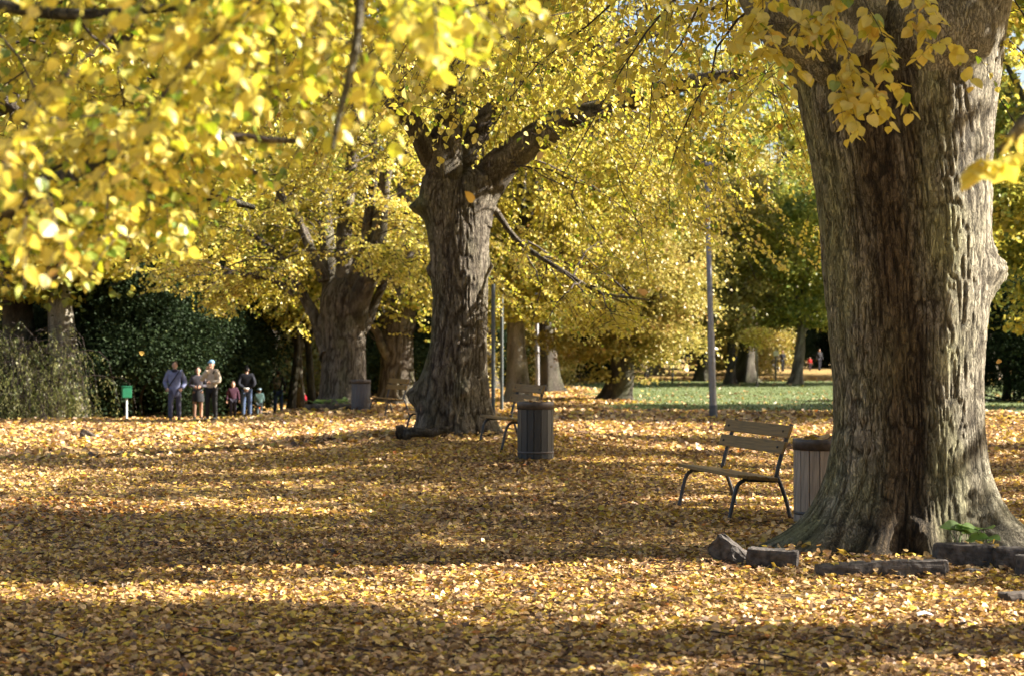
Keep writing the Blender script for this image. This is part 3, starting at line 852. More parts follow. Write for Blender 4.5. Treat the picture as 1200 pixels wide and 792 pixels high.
# ---- the lime whose branches hang over the path from beside the camera (trunk left of the frame)
XN, YN = -6.4, 7.6
ZN = -0.08
tn = thing('lime_tree', 'lime tree overhanging the leafy path with low boughs of large yellow leaves', 'tree', (XN, YN, ZN))
obj('trunk', trunk_mesh('trunk', [(-.1, [(0, 0, .62)]), (.5, [(0, 0, .5)]), (2, [(0, 0, .46)]), (3.6, [(.1, 0, .5)]), (4.4, [(.15, 0, .5)])], 120, 120, [(0, .3, .3, .4), (2, .3, .3, .4), (4, .3, .3, .4)], [], seed=41, relief=.02), M['bark'], tn)
rg = np.random.default_rng(505)
NL = [
    ([(-6.2, 7.6, 3.2), (-4.6, 7.4, 3.7), (-2.9, 7.1, 3.3), (-2.0, 7.0, 3.02), (-1.35, 6.9, 3.02), (-.5, 6.8, 3.15)], .04, .005),
    ([(-6.2, 7.5, 2.0), (-4.4, 7.1, 2.05), (-2.4, 6.6, 2.05), (-1.75, 6.5, 2.25), (-1.3, 6.4, 2.42), (-.8, 6.3, 2.4)], .065, .008),
    ([(-5.8, 7.4, 4.6), (-3.6, 6.2, 5.0), (-1.4, 5.3, 4.4), (-.62, 5.05, 3.4), (-.45, 5.0, 2.7), (-.52, 4.95, 2.2)], .045, .005),
    ([(-6.0, 7.9, 4.0), (-3.6, 9.4, 4.9), (-1.6, 10.2, 4.7), (-.3, 10.4, 4.3), (.9, 10.3, 3.95)], .16, .02),
    ([(-6.0, 8.0, 3.4), (-4.9, 10.2, 3.8), (-3.6, 11.6, 3.4), (-2.6, 12.3, 2.9), (-1.9, 12.6, 2.7)], .13, .02),
    ([(-6.1, 7.7, 4.3), (-4.2, 7.9, 5.4), (-2.2, 8.0, 4.5), (-1.75, 8.0, 3.4), (-1.9, 8.0, 3.0)], .12, .03),
    ([(-6.2, 7.6, 4.3), (-6.0, 7.4, 7), (-5.4, 7.2, 10), (-5, 7, 13)], .4, .08),
    ([(-6.0, 7.6, 5.5), (-4, 9, 7.5), (-2, 10.5, 8.2), (0, 11.5, 7.6)], .2, .05),
    ([(-6.0, 7.5, 6), (-4, 6, 8), (-2, 4.6, 8.4), (0.5, 3.6, 7.8)], .2, .05)]
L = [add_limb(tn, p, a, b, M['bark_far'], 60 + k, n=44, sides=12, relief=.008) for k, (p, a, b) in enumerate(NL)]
HEMN = [(-4000, 400), (-100, 385), (0, 372), (100, 340), (200, 325), (260, 265), (300, 215), (350, 195), (420, 205), (470, 190), (520, 120), (600, 60), (760, 30), (900, 0), (1100, -40), (4000, -40)]
near = np.vstack([side_branches(L[0], 24, .35, (.6, 1.5), .45, rg, up=-.05), side_branches(L[1], 15, .4, (.5, 1.2), .35, rg), side_branches(L[2], 16, .5, (.5, 1.1), .5, rg), side_branches(L[5], 14, .4, (.5, 1.2), .5, rg)])
foliate(tn, near, rg, 17, 12, (.034, .056), M['lime'], twigL=(.25, .5), hem=HEMN, base=.5, cl=.18, picks=300, seed=14, sub=4, gap=0, sec_r=.008, twig_r=.0028, green=.07)
mid = np.vstack([side_branches(L[3], 60, .25, (.9, 2.4), .55, rg), side_branches(L[4], 60, .3, (.9, 2.4), .45, rg), side_branches(L[7], 26, .2, (1.4, 3), .4, rg), side_branches(L[8], 26, .2, (1.4, 3), .3, rg), side_branches(L[6], 30, .2, (1.5, 3.5), .3, rg)])
cN = foliate(tn, mid, rg, 18, 12, (.055, .082), M['lime'], hem=[(h_[0], h_[1] - 42) for h_ in HEMN], base=.5, seed=15, sub=4, green=.06, gap=.35)

# ---- the lime on the camera's right, also outside the frame: only a few leaves of it show
tr_ = thing('lime_tree', 'lime tree whose single leafy twig tip hangs before the massive trunk', 'tree', (8.2, 10.0, -0.08))
obj('trunk', trunk_mesh('trunk', [(-.1, [(0, 0, .6)]), (.6, [(0, 0, .5)]), (3, [(0, 0, .45)]), (4.4, [(0, 0, .48)])], 90, 90, [(0, .3, .3, .4), (2, .3, .3, .4), (4, .3, .3, .4)], [], seed=43), M['bark'], tr_)
rg = np.random.default_rng(606)
L = [add_limb(tr_, p, a, b, M['bark'], 80 + k, n=36, sides=10) for k, (p, a, b) in enumerate([
    ([(8.1, 9.9, 3.6), (6.2, 7.6, 4.0), (3.4, 5.9, 3.3), (1.75, 5.2, 2.45), (1.48, 5.2, 2.22)], .09, .006),
    ([(8.2, 10, 4), (8.1, 9.9, 8), (8.0, 9.8, 12)], .4, .08), ([(8.1, 10, 4.6), (6.6, 10.3, 6.2), (5.2, 10.6, 6.6), (4.0, 10.9, 6.2)], .2, .05),
    ([(8.2, 10.1, 5), (9.5, 10.6, 7.2), (11, 11.0, 8), (12.2, 11.2, 7.6)], .2, .05), ([(8.2, 9.9, 5), (7.4, 8.4, 7), (6.8, 7, 7.6)], .2, .05), ([(8.2, 10, 7), (10, 10, 10), (11.5, 10.2, 10.6)], .2, .05), ([(8.1, 10, 8), (6.4, 10.2, 9.4), (4.8, 10.4, 9.6)], .2, .05), ([(8.3, 10, 5), (9.6, 8.6, 6.4), (11, 7.4, 6.8)], .2, .05), ([(8.2, 10.1, 5.2), (7.4, 11.3, 6.4), (6.6, 12.2, 6.6)], .15, .05), ([(8.2, 10.1, 7), (9.6, 11.4, 8.4), (10.8, 12.4, 8.6)], .15, .05)])]
tip = np.array([smooth_path(q, 9) for q in ([(1.9, 5.1, 2.5), at(1195, 130, 5.15), at(1178, 165, 5.15), at(1150, 190, 5.15)], [(1.9, 5.1, 2.5), at(1215, 120, 5.15), at(1200, 150, 5.15), at(1185, 180, 5.15)])])
foliate(tr_, tip, rg, 2, 4, (.065, .08), M['lime'], twigL=(.03, .06), s0=.5, base=.55, cl=.05, picks=40, seed=16, sub=1, gap=0, sec_r=.003, twig_r=.0012, green=0)
sec = np.vstack([side_branches(l, 36, .15, (1.0, 2.4), .3, rg, up=.05) for l in L[1:]])
foliate(tr_, sec, rg, 18, 12, (.07, .1), M['lime'], hem=[(-4000, -150), (4000, -150)], base=.5, seed=17, sub=3, hi=False)


# ---- two more limes of the row on the right, beyond the frame: the dappled shade on the path is theirs
def shade_lime(label, x, y, r, seed):
    rg = np.random.default_rng(seed)
    t = thing('lime_tree', label, 'tree', (x, y, -.08), 0, 'limes shading the path from the right')
    obj('trunk', trunk_mesh('trunk', [(-.1, [(0, 0, .6)]), (.6, [(0, 0, .5)]), (3, [(0, 0, .45)]), (5, [(0, 0, .42)])], 70, 70, [(0, .3, .3, .4), (2, .3, .3, .4), (4, .3, .3, .4)], [], seed=seed), M['bark_mid'], t)
    L = [add_limb(t, [(x, y, 4.5), (x, y, 8), (x + .2, y + .2, 12)], .4, .08, M['bark_mid'], seed)]
    for k in range(9):
        a = k * 2.4 + .3; q = r * (.55 + .25 * (k % 3) / 2); z = 5.2 + .75 * k
        q *= 1 - .05 * k
        L.append(add_limb(t, [(x, y, z - .8), (x + .45 * q * math.cos(a), y + .45 * q * math.sin(a), z + .7), (x + q * math.cos(a), y + q * math.sin(a), z + .6)], .17, .04, M['bark_mid'], seed + k, n=24, sides=8))
    sec = np.vstack([side_branches(l, 36, .2, (1.2, 2.8), .35, rg, up=.05) for l in L])
    return foliate(t, sec, rg, 15, 12, (.085, .12), M['lime'], hem=[(-4000, -150), (1230, -150), (1260, 330), (4000, 330)], base=.5, seed=seed, sub=2, hi=False, twig_r=0)


cs = shade_lime('lime tree right of the massive lime, its crown over the grass', 13.2, 17.6, 6.8, 141), shade_lime('lime tree on the grass right of the black bin', 16.5, 30.5, 7.2, 142), shade_lime('lime tree on the grass between its two row neighbours', 15.5, 24.2, 5.6, 143)
print('leaf counts', cs, c1, c2, c3, c4, cN)
# ------------------------------------------------------------------ further trees, shrubs
def clump_crown(rng, n_clump, per, rad, zc, zr, size, flat=0.45, hollow=0.35, weep=0.0, clump_r=(0.7, 1.5)):
    """leaves in clumps through a crown's volume -> pos, dir, normal, size"""
    a = rng.uniform(0, 2 * PI, n_clump); q = rng.uniform(-1, 1, n_clump); r = rng.uniform(hollow, 1, n_clump) ** 0.6
    wob = 1 + 0.22 * noise(np.cos(a) * 1.7, np.sin(a) * 1.7, q * 2, int(rng.integers(99)))
    h = np.sqrt(1 - q * q)
    c = np.stack([np.cos(a) * h * rad * r * wob, np.sin(a) * h * rad * r * wob, zc + q * zr * r * wob], -1)
    cr = rng.uniform(*clump_r, n_clump)
    p = c[:, None] + rng.normal(size=(n_clump, per, 3)) * [1, 1, flat] * cr[:, None, None] * 0.55
    if weep:
        dd = np.linalg.norm(p[..., :2] - c[:, None, :2], axis=-1)
        p[..., 2] -= weep * dd ** 2
    p = p.reshape(-1, 3)
    d = nrm(rng.normal(size=p.shape) + [0, 0, -0.5])
    n = np.array([0, 0, 1.0]) + rng.normal(size=p.shape) * 0.6
    ct = np.repeat(rng.normal(size=n_clump) * 0.13, per)
    return p, d, n, rng.uniform(size[0], size[1], len(p)), ct, c


def make_tree(name, label, seed, height, rad, zc, zr, trunk_r, leaf_mat, bark_mat, n_clump, per, size, base=.5, spread=.16, trunk_top=None, lean=0.0, group=None, cat='tree', minz=1.6, flat=.45, weep=0, clump_r=(.7, 1.5), hollow=.35, limbs=9):
    rng = np.random.default_rng(seed)
    t = thing(name, label, cat, (0, 0, 0), 0, group)
    top = trunk_top or zc
    n = 26
    s = np.linspace(0, 1, n)
    P = np.stack([lean * s * top + .12 * trunk_r * 4 * noise(s * 3, seed), .12 * trunk_r * 4 * noise(s * 3, seed + 9), -.15 + s * (top + .15)], -1)
    rad_ = trunk_r * ((1 - s * .75) + .75 * np.exp(-s * 22))
    V, Qs = tube_batch(P[None], rad_[None], 18, ref=(0, 1, 0.01))
    V = V.reshape(n, 18, 3)
    th = np.arange(18) / 18 * 2 * PI
    rl = bark_relief(th[None] * trunk_r, P[:, 2:3] + 0 * th[None], seed, .09)
    fl = 1 + (.35 * np.exp(-s * 20))[:, None] * np.cos(th * 5 + seed)[None]
    V = P[:, None] + (V - P[:, None]) * fl[..., None] * (1 + .06 * rl[..., None])
    obj('trunk', mesh_np('trunk', V, Qs, attrs={'ridge': rl, 'moss': np.clip(.4 + .5 * noise(V[..., 0] * 2, V[..., 1] * 2, V[..., 2]), 0, 1), 'brown': np.zeros(rl.shape)}), bark_mat, t)
    p, d, nn, sz, ct, cc = clump_crown(rng, n_clump, per, rad, zc, zr, size, flat, hollow, weep, clump_r)
    p[:, 0] += lean * zc
    for k in range(limbs):
        c = cc[k * (n_clump // limbs)].copy(); c[0] += lean * zc
        i = int(n * rng.uniform(.35, .8)); b = P[i]
        mid = (b + c) / 2 + [0, 0, .35 * abs(c[2] - b[2]) * .4]
        LP, lr, lm = limb_mesh('limb', [b, mid, c], rad_[i] * .6, .03, 14, 7, seed + k, relief=.01)
        obj('limb', lm, bark_mat, t)
    ok = p[:, 2] > minz
    p, d, nn, sz, ct = p[ok], d[ok], nn[ok], sz[ok], ct[ok]
    tone = np.clip(base + ct + rng.normal(size=len(p)) * spread, 0.01, 1)
    tag(obj('foliage', leaf_mesh('foliage', p, d, nn, sz, tone, False), leaf_mat, t), kind='stuff')
    return t


def place(t, u, Y, rz=0.0, sc=1.0, x=None, label=None):
    X = (u - UC) / F * Y if x is None else x
    t.location = (X, Y, float(ground_z(X, Y)) - .05)
    t.rotation_euler = (0, 0, rz)
    t.scale = (sc, sc, sc)
    if label: t['label'] = label
    return t


GB = 'park trees in the woodland behind the lawn'
A = make_tree('lime_tree', 'tall yellow woodland lime', 901, 18, 5.2, 10.5, 7.6, .42, M['lime_far'], M['bark_far'], 150, 260, (.16, .26), .6, minz=3.2, group=GB)
B = make_tree('broadleaf_tree', 'tall green and yellow woodland tree', 902, 19, 5.6, 11, 8.2, .5, M['green'], M['bark_far'], 150, 260, (.17, .27), .68, minz=3.0, group=GB)
Cc = make_tree('broadleaf_tree', 'olive woodland tree', 903, 17, 5.0, 9.5, 7.4, .38, M['olive'], M['bark_far'], 140, 250, (.15, .25), .5, minz=2.6, group=GB)
# (kind, photo column of the trunk, distance, turn, size, label)
BGT = [
    (A, 78, 51.6, .3, 1.15, 'lime tree with blotchy sunlit trunk behind the feathery grey shrub'),
    (B, 22, 53, 1.4, 1.15, 'dark-trunked broadleaf tree rising behind the feathery grey shrub'),
    (A, 606, 60, 2.2, .92, 'yellow lime with straight dark trunk standing behind the twin grey-green posts'),
    (B, 640, 78, .9, 1.0, 'thick-trunked green tree behind the second lamp post'),
    (Cc, 572, 84, 2.9, 1.0, 'olive-leaved tree showing between the burly lime and the twin posts'),
    (Cc, 822, 112, .4, 1.05, 'wide-trunked olive tree beside the tall lamp post, across the lawn'),
    (Cc, 857, 100, 5.1, .8, 'slender olive tree with thin dark trunk across the lawn'),
    (B, 874, 106, 3.6, 1.15, 'stout-trunked green tree across the lawn, left of the staked sapling'),
    (A, 690, 118, 1.0, 1.1, 'yellow lime behind the weeping olive-leaved tree'),
    (A, 770, 128, 5.5, 1.1, 'yellow tree beyond the lawn between the weeping tree and lamp post'),
]
first = {}
for (kind, u, Y, rz, sc, lab) in BGT:
    t = kind if id(kind) not in first else copy_tree(kind)
    first[id(kind)] = 1
    place(t, u, Y, rz, sc, label=lab)
    if u == 78:
        tk = [c_ for c_ in t.children if c_.name.startswith('trunk')][0]
        tk.material_slots[0].link = 'OBJECT'; tk.material_slots[0].material = M['bark_pale']
rgb = np.random.default_rng(77)
for k, (x, Y) in enumerate([(-52, 96), (-44, 118), (-38, 92), (-30, 110), (-24, 84), (-19, 104), (-13, 90), (-8, 112), (-3, 98), (3, 135), (9, 150), (15, 140), (21, 152), (27, 132), (33, 118), (39, 104), (47, 126), (55, 112), (-58, 130), (30, 165), (12, 172), (-6, 150), (-22, 145), (44, 160), (24, 96)]):
    kind = (A, B, Cc, B, A)[k % 5]
    t = copy_tree(kind)
    place(t, 0, Y, rgb.uniform(0, 6.28), rgb.uniform(.95, 1.35), x=x)
    t['label'] = {id(A): 'tall yellow lime standing in the woodland backdrop', id(B): 'tall green tree standing in the woodland backdrop', id(Cc): 'tall olive-leaved tree standing in the woodland backdrop'}[id(kind)]

# trees right of the frame: their shade falls across the lawn and the leaves
for k, (x, Y, sc) in enumerate([(15, 46, .8), (21, 55, .8)]):
    t = copy_tree((B, A)[k])
    place(t, 0, Y, k * 1.3, sc, x=x, label=('broad green park tree right of the tall lamp post', 'broad yellow park tree at the right edge of the lawn')[k])
    t['group'] = 'park trees shading the lawn from the right'

# weeping olive-leaved tree with its skirt near the grass
wt = make_tree('weeping_tree', 'weeping olive-leaved tree with dark flared trunk and skirt of leaves near the grass', 911, 9, 3.3, 4.7, 4.3, .55, M['olive'], M['bark_far'], 150, 300, (.09, .16), .58, minz=.75, flat=.35, weep=.25, clump_r=(.6, 1.2))
place(wt, 731, 62)
# leaning pale-trunked tree and thin dark trunks
ln = make_tree('broadleaf_tree', 'slightly leaning pale-trunked tree beside the strolling family across the lawn', 912, 12, 3.2, 7.5, 4.4, .36, M['green'], M['bark_pale'], 90, 220, (.15, .24), .6, lean=.10, minz=3.4)
place(ln, 934, 100)
sap = make_tree('young_tree', 'small staked sapling with round tuft of pale yellow leaves on the lawn', 913, 4, .75, 2.6, .7, .055, M['lime'], M['bark_pale'], 26, 60, (.10, .16), .75, minz=1.4, clump_r=(.25, .5), limbs=4)
place(sap, 887, 92)
slim = make_tree('slim_tree', 'slim dark trunk leaning among the trees behind the backpacker', 914, 9, 2.4, 6.4, 2.8, .17, M['lime_far'], M['bark_far'], 50, 150, (.12, .2), .5, lean=.10, minz=3.4, group='slim trees behind the walkers')
place(slim, 338, 63)
for (u, Y, rz, lab) in [(353, 66, 2.0, 'slim dark tree left of the toddler in red'), (369, 62, 4.0, 'slim dark tree close against the many-stemmed lime'), (446, 66, 1.0, 'slim dark tree between the third bench and the slimmer lime'), (318, 70, 5.0, 'slim dark tree behind the evergreen thicket')]:
    place(copy_tree(slim), u, Y, rz, .95, label=lab)


def shrub(name, label, seed, rx, ry, h, n_clump, per, size, mat, base, cat='shrub', group=None):
    rng = np.random.default_rng(seed)
    t = thing(name, label, cat, (0, 0, 0), 0, group)
    a = rng.uniform(0, 2 * PI, n_clump); q = rng.uniform(0.02, 1, n_clump) ** .8; r = rng.uniform(.25, 1, n_clump) ** .5
    prof = np.sqrt(np.clip(1 - (q - .22) ** 2 / .62, 0.02, 1)) * (1 + .28 * noise(np.cos(a) * 2, np.sin(a) * 2, q * 3, seed))
    c = np.stack([np.cos(a) * prof * r * rx, np.sin(a) * prof * r * ry, .1 + q * h * (1 + .15 * noise(np.cos(a) * 2 + 4, np.sin(a) * 2, 0, seed))], -1)
    p = (c[:, None] + rng.normal(size=(n_clump, per, 3)) * [.42, .42, .26]).reshape(-1, 3)
    # drooping sprays
    d = nrm(rng.normal(size=p.shape) + nrm(np.repeat(c, per, 0) * [1, 1, 0] + 1e-6) * .8 + [0, 0, -.35])
    n = np.array([0, 0, 1.0]) + rng.normal(size=p.shape) * .55
    ct = np.repeat(rng.normal(size=n_clump) * .14, per)
    ok = p[:, 2] > .03
    tone = np.clip(base + ct + rng.normal(size=len(p)) * .15, .01, 1)
    sz = rng.uniform(size[0], size[1], len(p))
    tag(obj('foliage', leaf_mesh('foliage', p[ok], d[ok], n[ok], sz[ok], tone[ok], False), mat, t), kind='stuff')
    st = []
    for k in range(12):
        c_ = c[k * (n_clump // 12)] * [.8, .8, .8]
        st.append(smooth_path([(rng.normal() * .2, rng.normal() * .2, -.1), (c_[0] * .45, c_[1] * .45, c_[2] * .5 + .1), c_], 9))
    V, Qs = tube_batch(np.array(st), np.repeat(np.linspace(.06, .012, 9)[None], 12, 0), 6)
    obj('stems', mesh_np('stems', V, Qs), M['twig'], t)
    return t


GE = 'evergreens behind the walkers'
ev = shrub('evergreen_shrub', 'x', 921, 2.9, 2.2, 4.2, 320, 165, (.065, .12), M['yew'], .45, group=GE)
EV = [(150, 53.5, .2, 1.0, 'dark evergreen bush behind the green box on a post'), (215, 57.5, 1.9, 1.05, 'dark evergreen bush behind the woman in lilac'), (240, 67, 3.0, .95, 'dark evergreen bush behind the man in black'),
      (112, 61, 4.4, 1.1, 'dark evergreen bush between the feathery shrub and the green box'), (222, 64, 5.2, 1.25, 'tall dark evergreen rising behind the man with the blue cap'), (190, 60, .9, 1.3, 'tall dark evergreen rising behind the other bushes')]
for k, (u, Y, rz, sc, lab) in enumerate(EV):
    t = ev if k == 0 else copy_tree(ev)
    place(t, u, Y, rz, sc, label=lab)
hedge = copy_tree(ev); place(hedge, 1185, 62, 2.5, .92, label='dense dark yew bush showing right of the massive trunk'); hedge['group'] = 'yews across the lawn'
for k, u in enumerate((1260, 1335)):
    t = copy_tree(ev); place(t, u, 63, 1 + k, .95, label='dense dark yew bush right of the lawn'); t['group'] = 'yews across the lawn'
for k, x in enumerate(np.linspace(-70, 75, 24)):
    t = copy_tree(ev); place(t, 0, 158 + 8 * math.sin(k * 2.1), k * 1.7, 1.5 + .3 * math.sin(k * 3.3), x=float(x), label='dark shrub in the thicket closing off the park'); t['group'] = 'thicket along the back of the park'
for k, (x, Y) in enumerate([(-5.2, 76), (-1.5, 90), (-15, 82), (1.5, 104), (5.5, 112), (-21, 78)]):
    t = copy_tree(ev); place(t, 0, Y, k * 1.3, .9 + .1 * (k % 3), x=x, label='dark understorey shrub among the trees behind the lime row'); t['group'] = 'understorey shrubs behind the lime row'

lt = shrub('olive_shrub', 'sunlit olive shrub glimpsed between slim trunks behind the backpacker', 922, 2.6, 2.2, 3.6, 220, 110, (.10, .18), M['olive'], .62, group='sunlit shrubs in the wood')
place(lt, 0, 82, .4, 1.0, x=-10.4)
for k, (x_, Y_, lab) in enumerate([(-8.2, 88, 'sunlit olive shrub behind the many-stemmed lime'), (-6.4, 80, 'sunlit olive shrub left of the slimmer lime'), (-3.4, 84, 'sunlit olive shrub right of the slimmer lime'), (.5, 92, 'sunlit olive shrub behind the twin grey-green posts'), (16.5, 128, 'sunlit olive shrub behind the stout trunk across the lawn'), (21.5, 150, 'sunlit olive shrub behind the strolling family')]):
    place(copy_tree(lt), 0, Y_, k * 1.1, 1 + .2 * (k > 3), x=x_, label=lab)

# ---- feathery grey-green shrub on the left: arching stems with hanging tips
rng = np.random.default_rng(931)
fx, fy = (18 - UC) / F * 50, 50.0
fs = thing('feathery_shrub', 'feathery grey-green shrub with arching drooping stems beside the tree trunks', 'shrub', (fx, fy, float(ground_z(fx, fy))))
st = []
for k in range(190):
    a = rng.uniform(0, 2 * PI); b = rng.uniform(.4, 2.1); h = rng.uniform(1.2, 3.2) * (1 - .22 * b)
    if k < 30: b = rng.uniform(1.2, 2.4); h = rng.uniform(1.7, 2.9)
    o = np.array([rng.normal() * .6, rng.normal() * .4, 0])
    dv = np.array([math.cos(a) * b, math.sin(a) * b * .7, 0])
    st.append(smooth_path([o, o + dv * .3 + [0, 0, h * .8], o + dv * .7 + [0, 0, h], o + dv + [0, 0, h * .85], o + dv * 1.12 + [0, 0, h * .25]], 9))
st = np.array(st)
V, Qs = tube_batch(st, np.repeat(np.linspace(.014, .004, 9)[None], len(st), 0), 4)
obj('stems', mesh_np('stems', V, Qs), M['twig'], fs)
tw = twigs_of(st, 9, .3, (.3, .8), 1.3, rng)
p, d, n, sz = leaves_on(tw, 9, (.06, .11), rng, 1.6)
V, Qs, nq = leaf_soup(p, d, n, sz, LEAF4 * [.3, 1, 1], LEAF4Q)
tt_ = np.clip(.5 + .3 * np.repeat(rng.normal(size=len(tw)), 9) + rng.normal(size=len(p)) * .15, 0, 1)
tag(obj('foliage', mesh_np('foliage', V, Qs, smooth=False, face_attrs={'tone': tt_}), M['feather'], fs), kind='stuff')
# ------------------------------------------------------------------ leaf litter and lawn grass
rng = np.random.default_rng(1201)


def litter_patch(y0, y1, dens, size, margin=1.6):
    n = int((y1 - y0) * (0.3 * (y0 + y1) + 2 * margin) * dens * 1.25)
    y = rng.uniform(y0, y1, n)
    x = rng.uniform(-1, 1, n) * (0.3 * y1 + margin)
    ok = np.abs(x) < 0.3 * y + margin
    ok &= np.hypot(x - X1, y - Y1) > .5
    ok &= np.hypot(x - X2, y - Y2) > .4
    ok &= rng.random(n) > lawn_mask(x, y) * .978
    ok &= rng.random(n) > .62 * sm((fbm(x * .55, y * .8, 0, 66, 2) - .35) / .4)          # thin, trodden places
    x, y = x[ok], y[ok]
    z = ground_z(x, y) + .018 * fbm(x * 2.2, y * 2.2, 0, 50, 2) + rng.uniform(.004, .04, len(x))
    p = np.stack([x, y, z], -1)
    a = rng.uniform(0, 2 * PI, len(x))
    d = np.stack([np.cos(a), np.sin(a), rng.normal(size=len(x)) * .28], -1)
    nn = np.array([0, 0, 1.0]) + rng.normal(size=p.shape) * .38
    t = rng.beta(2.2, 1.9, len(x)) * .9 + .10 * fbm(x * .7, y * .7, 0, 60, 2)
    ye = rng.random(len(x)) < .16 + .10 * noise(x * .5, y * .5, 0, 61)
    t = np.where(ye, rng.uniform(.74, .9, len(x)), t)
    rd = rng.random(len(x)) < .012 + .34 * np.exp(-((x + 4.7) / 1.0) ** 2 - ((y - 17.6) / 1.5) ** 2)
    t = np.where(rd, rng.uniform(.96, 1, len(x)), t)
    return p, d, nn, rng.uniform(size[0], size[1], len(x)), np.clip(t, .01, 1)


p, d, nn, sz, tn_ = litter_patch(6.8, 10.8, 1450, (.030, .054))
lit = obj('leaf_litter', leaf_mesh('leaf_litter', p, d, nn, sz, tn_, True), M['litter'])
tag(lit, 'thick carpet of fallen yellow and tan leaves over the path', 'leaf litter', None, 'stuff')
P2 = [litter_patch(10.8, 15.5, 1180, (.033, .056)), litter_patch(15.5, 26, 600, (.043, .07)), litter_patch(26, 42, 170, (.085, .13), 2.5), litter_patch(42, 75, 60, (.12, .18), 3), litter_patch(75, 120, 12, (.15, .24), 3)]
# drifts of leaves lying against roots, on seats and on bin rims
cat_ = [np.concatenate([q[i] for q in P2]) for i in range(5)]
tag(obj('leaf_litter', leaf_mesh('leaf_litter', *cat_, False), M['litter']), 'carpet of fallen leaves stretching past the benches to the lawn edge', 'leaf litter', None, 'stuff')
n = 0
while n < 300:
    y = rng.uniform(8.55, 10.1); x = rng.uniform(-.3, .3) * y
    a = rng.uniform(0, 2 * PI)
    o = obj('fallen_leaf', FALLEN[int(rng.integers(len(FALLEN)))], None, lit)
    q = np.array([x, y, float(ground_z(x, y)) + .045 + .018 * float(fbm(np.array([x * 2.2]), np.array([y * 2.2]), 0, 50, 2)[0])])
    o.matrix_local = basis_matrix(q, np.array([math.cos(a), math.sin(a), rng.normal() * .2]), np.array([rng.normal() * .35, rng.normal() * .35, 1]), rng.uniform(.038, .06))
    n += 1

# thin twigs blown down among the leaves
k_ = 420
y = 7.5 + 20 * rng.random(k_) ** 1.4; x = rng.uniform(-.31, .31, k_) * y; a_ = rng.uniform(0, 2 * PI, k_); l_ = rng.uniform(.08, .38, k_)
b_ = np.stack([x, y, ground_z(x, y) + .045], -1); e_ = np.stack([np.cos(a_) * l_, np.sin(a_) * l_, rng.normal(size=k_) * .02], -1)
m_ = b_ + e_ * .5 + rng.normal(size=(k_, 3)) * [.02, .02, .012]
V, Qs = tube_batch(np.stack([b_, m_, b_ + e_], 1), np.repeat(np.array([[.0045, .0035, .002]]), k_, 0), 4)
tag(obj('fallen_twigs', mesh_np('fallen_twigs', V, Qs), M['twig']), 'thin dark twigs scattered among the fallen leaves', 'twigs', None, 'stuff')
n = 60000
y = 48 + 66 * rng.random(n) ** 1.5; x = rng.uniform(-2, 42, n)
ok = (rng.random(n) < lawn_mask(x, y)) & (x < .32 * y + 3)
x, y = x[ok], y[ok]; n = len(x)
p = np.stack([x, y, ground_z(x, y) - .01], -1)
d = np.stack([rng.normal(size=n) * .45, rng.normal(size=n) * .45, np.ones(n)], -1)
nn = rng.normal(size=(n, 3)) * [1, 1, .1]
V, Qs, nq = leaf_soup(p, d, nn, rng.uniform(.05, .11, n), LEAF4 * [.35, 1, 1], LEAF4Q)
tag(obj('lawn_grass', mesh_np('lawn_grass', V, Qs, smooth=False, face_attrs={'tone': rng.beta(2, 2, n)}), M['grass']), 'short green lawn grass with scattered leaves', 'grass', None, 'stuff')


# ------------------------------------------------------------------ small mesh makers
def bm_mesh(name, bm, smooth=False):
    me = bpy.data.meshes.new(name)
    bm.normal_update(); bm.to_mesh(me); bm.free()
    if smooth:
        me.polygons.foreach_set('use_smooth', np.full(len(me.polygons), True))
    return me


def bevel_box(name, sx, sy, sz, bev=.006, cuts=0, rough=0.0, seed=0):
    bm = bmesh.new()
    bmesh.ops.create_cube(bm, size=1)
    bmesh.ops.scale(bm, vec=(sx, sy, sz), verts=bm.verts)
    bmesh.ops.bevel(bm, geom=bm.edges[:], offset=bev, segments=2, affect='EDGES', profile=.6)
    if cuts:
        bmesh.ops.subdivide_edges(bm, edges=bm.edges[:], cuts=cuts, use_grid_fill=True)
    if rough:
        co_ = np.array([v.co[:] for v in bm.verts])
        for ax in range(3):
            dv = rough * fbm(co_[:, 0] * 7, co_[:, 1] * 7, co_[:, 2] * 7, seed + ax * 7, 2) + rough * .55 * fbm(co_[:, 0] * 26, co_[:, 1] * 26, co_[:, 2] * 26, seed + ax * 5, 2)
            for v, q in zip(bm.verts, dv):
                v.co[ax] += q
    return bm_mesh(name, bm)


def tube_mesh(name, pts, r, sides=8, n=None, caps=True, flat=None):
    P = smooth_path(pts, n) if n else np.asarray(pts, float)
    rr = np.full(len(P), r) if np.isscalar(r) else np.interp(np.linspace(0, 1, len(P)), np.linspace(0, 1, len(r)), r)
    V, Qs = tube_batch(P[None], rr[None], sides)
    m = len(P)
    V = np.vstack([V, P[0], P[-1]]); a, b = len(V) - 2, len(V) - 1
    k = np.arange(sides)
    T = np.vstack([np.stack([np.full(sides, a), (k + 1) % sides, k], -1), np.stack([np.full(sides, b), (m - 1) * sides + k, (m - 1) * sides + (k + 1) % sides], -1)])
    return mesh_np(name, V, Qs, T)


def lathe_mesh(name, prof, sides=28):
    prof = np.asarray(prof, float)
    th = np.arange(sides) / sides * 2 * PI
    V = np.stack([prof[:, None, 0] * np.cos(th), prof[:, None, 0] * np.sin(th), np.repeat(prof[:, 1:2], sides, 1)], -1)
    m = len(prof); i0 = (np.arange(m - 1) * sides)[:, None]; r = np.arange(sides)
    A_ = i0 + r; B_ = i0 + (r + 1) % sides
    return mesh_np(name, V, np.stack([A_, B_, B_ + sides, A_ + sides], -1).reshape(-1, 4))


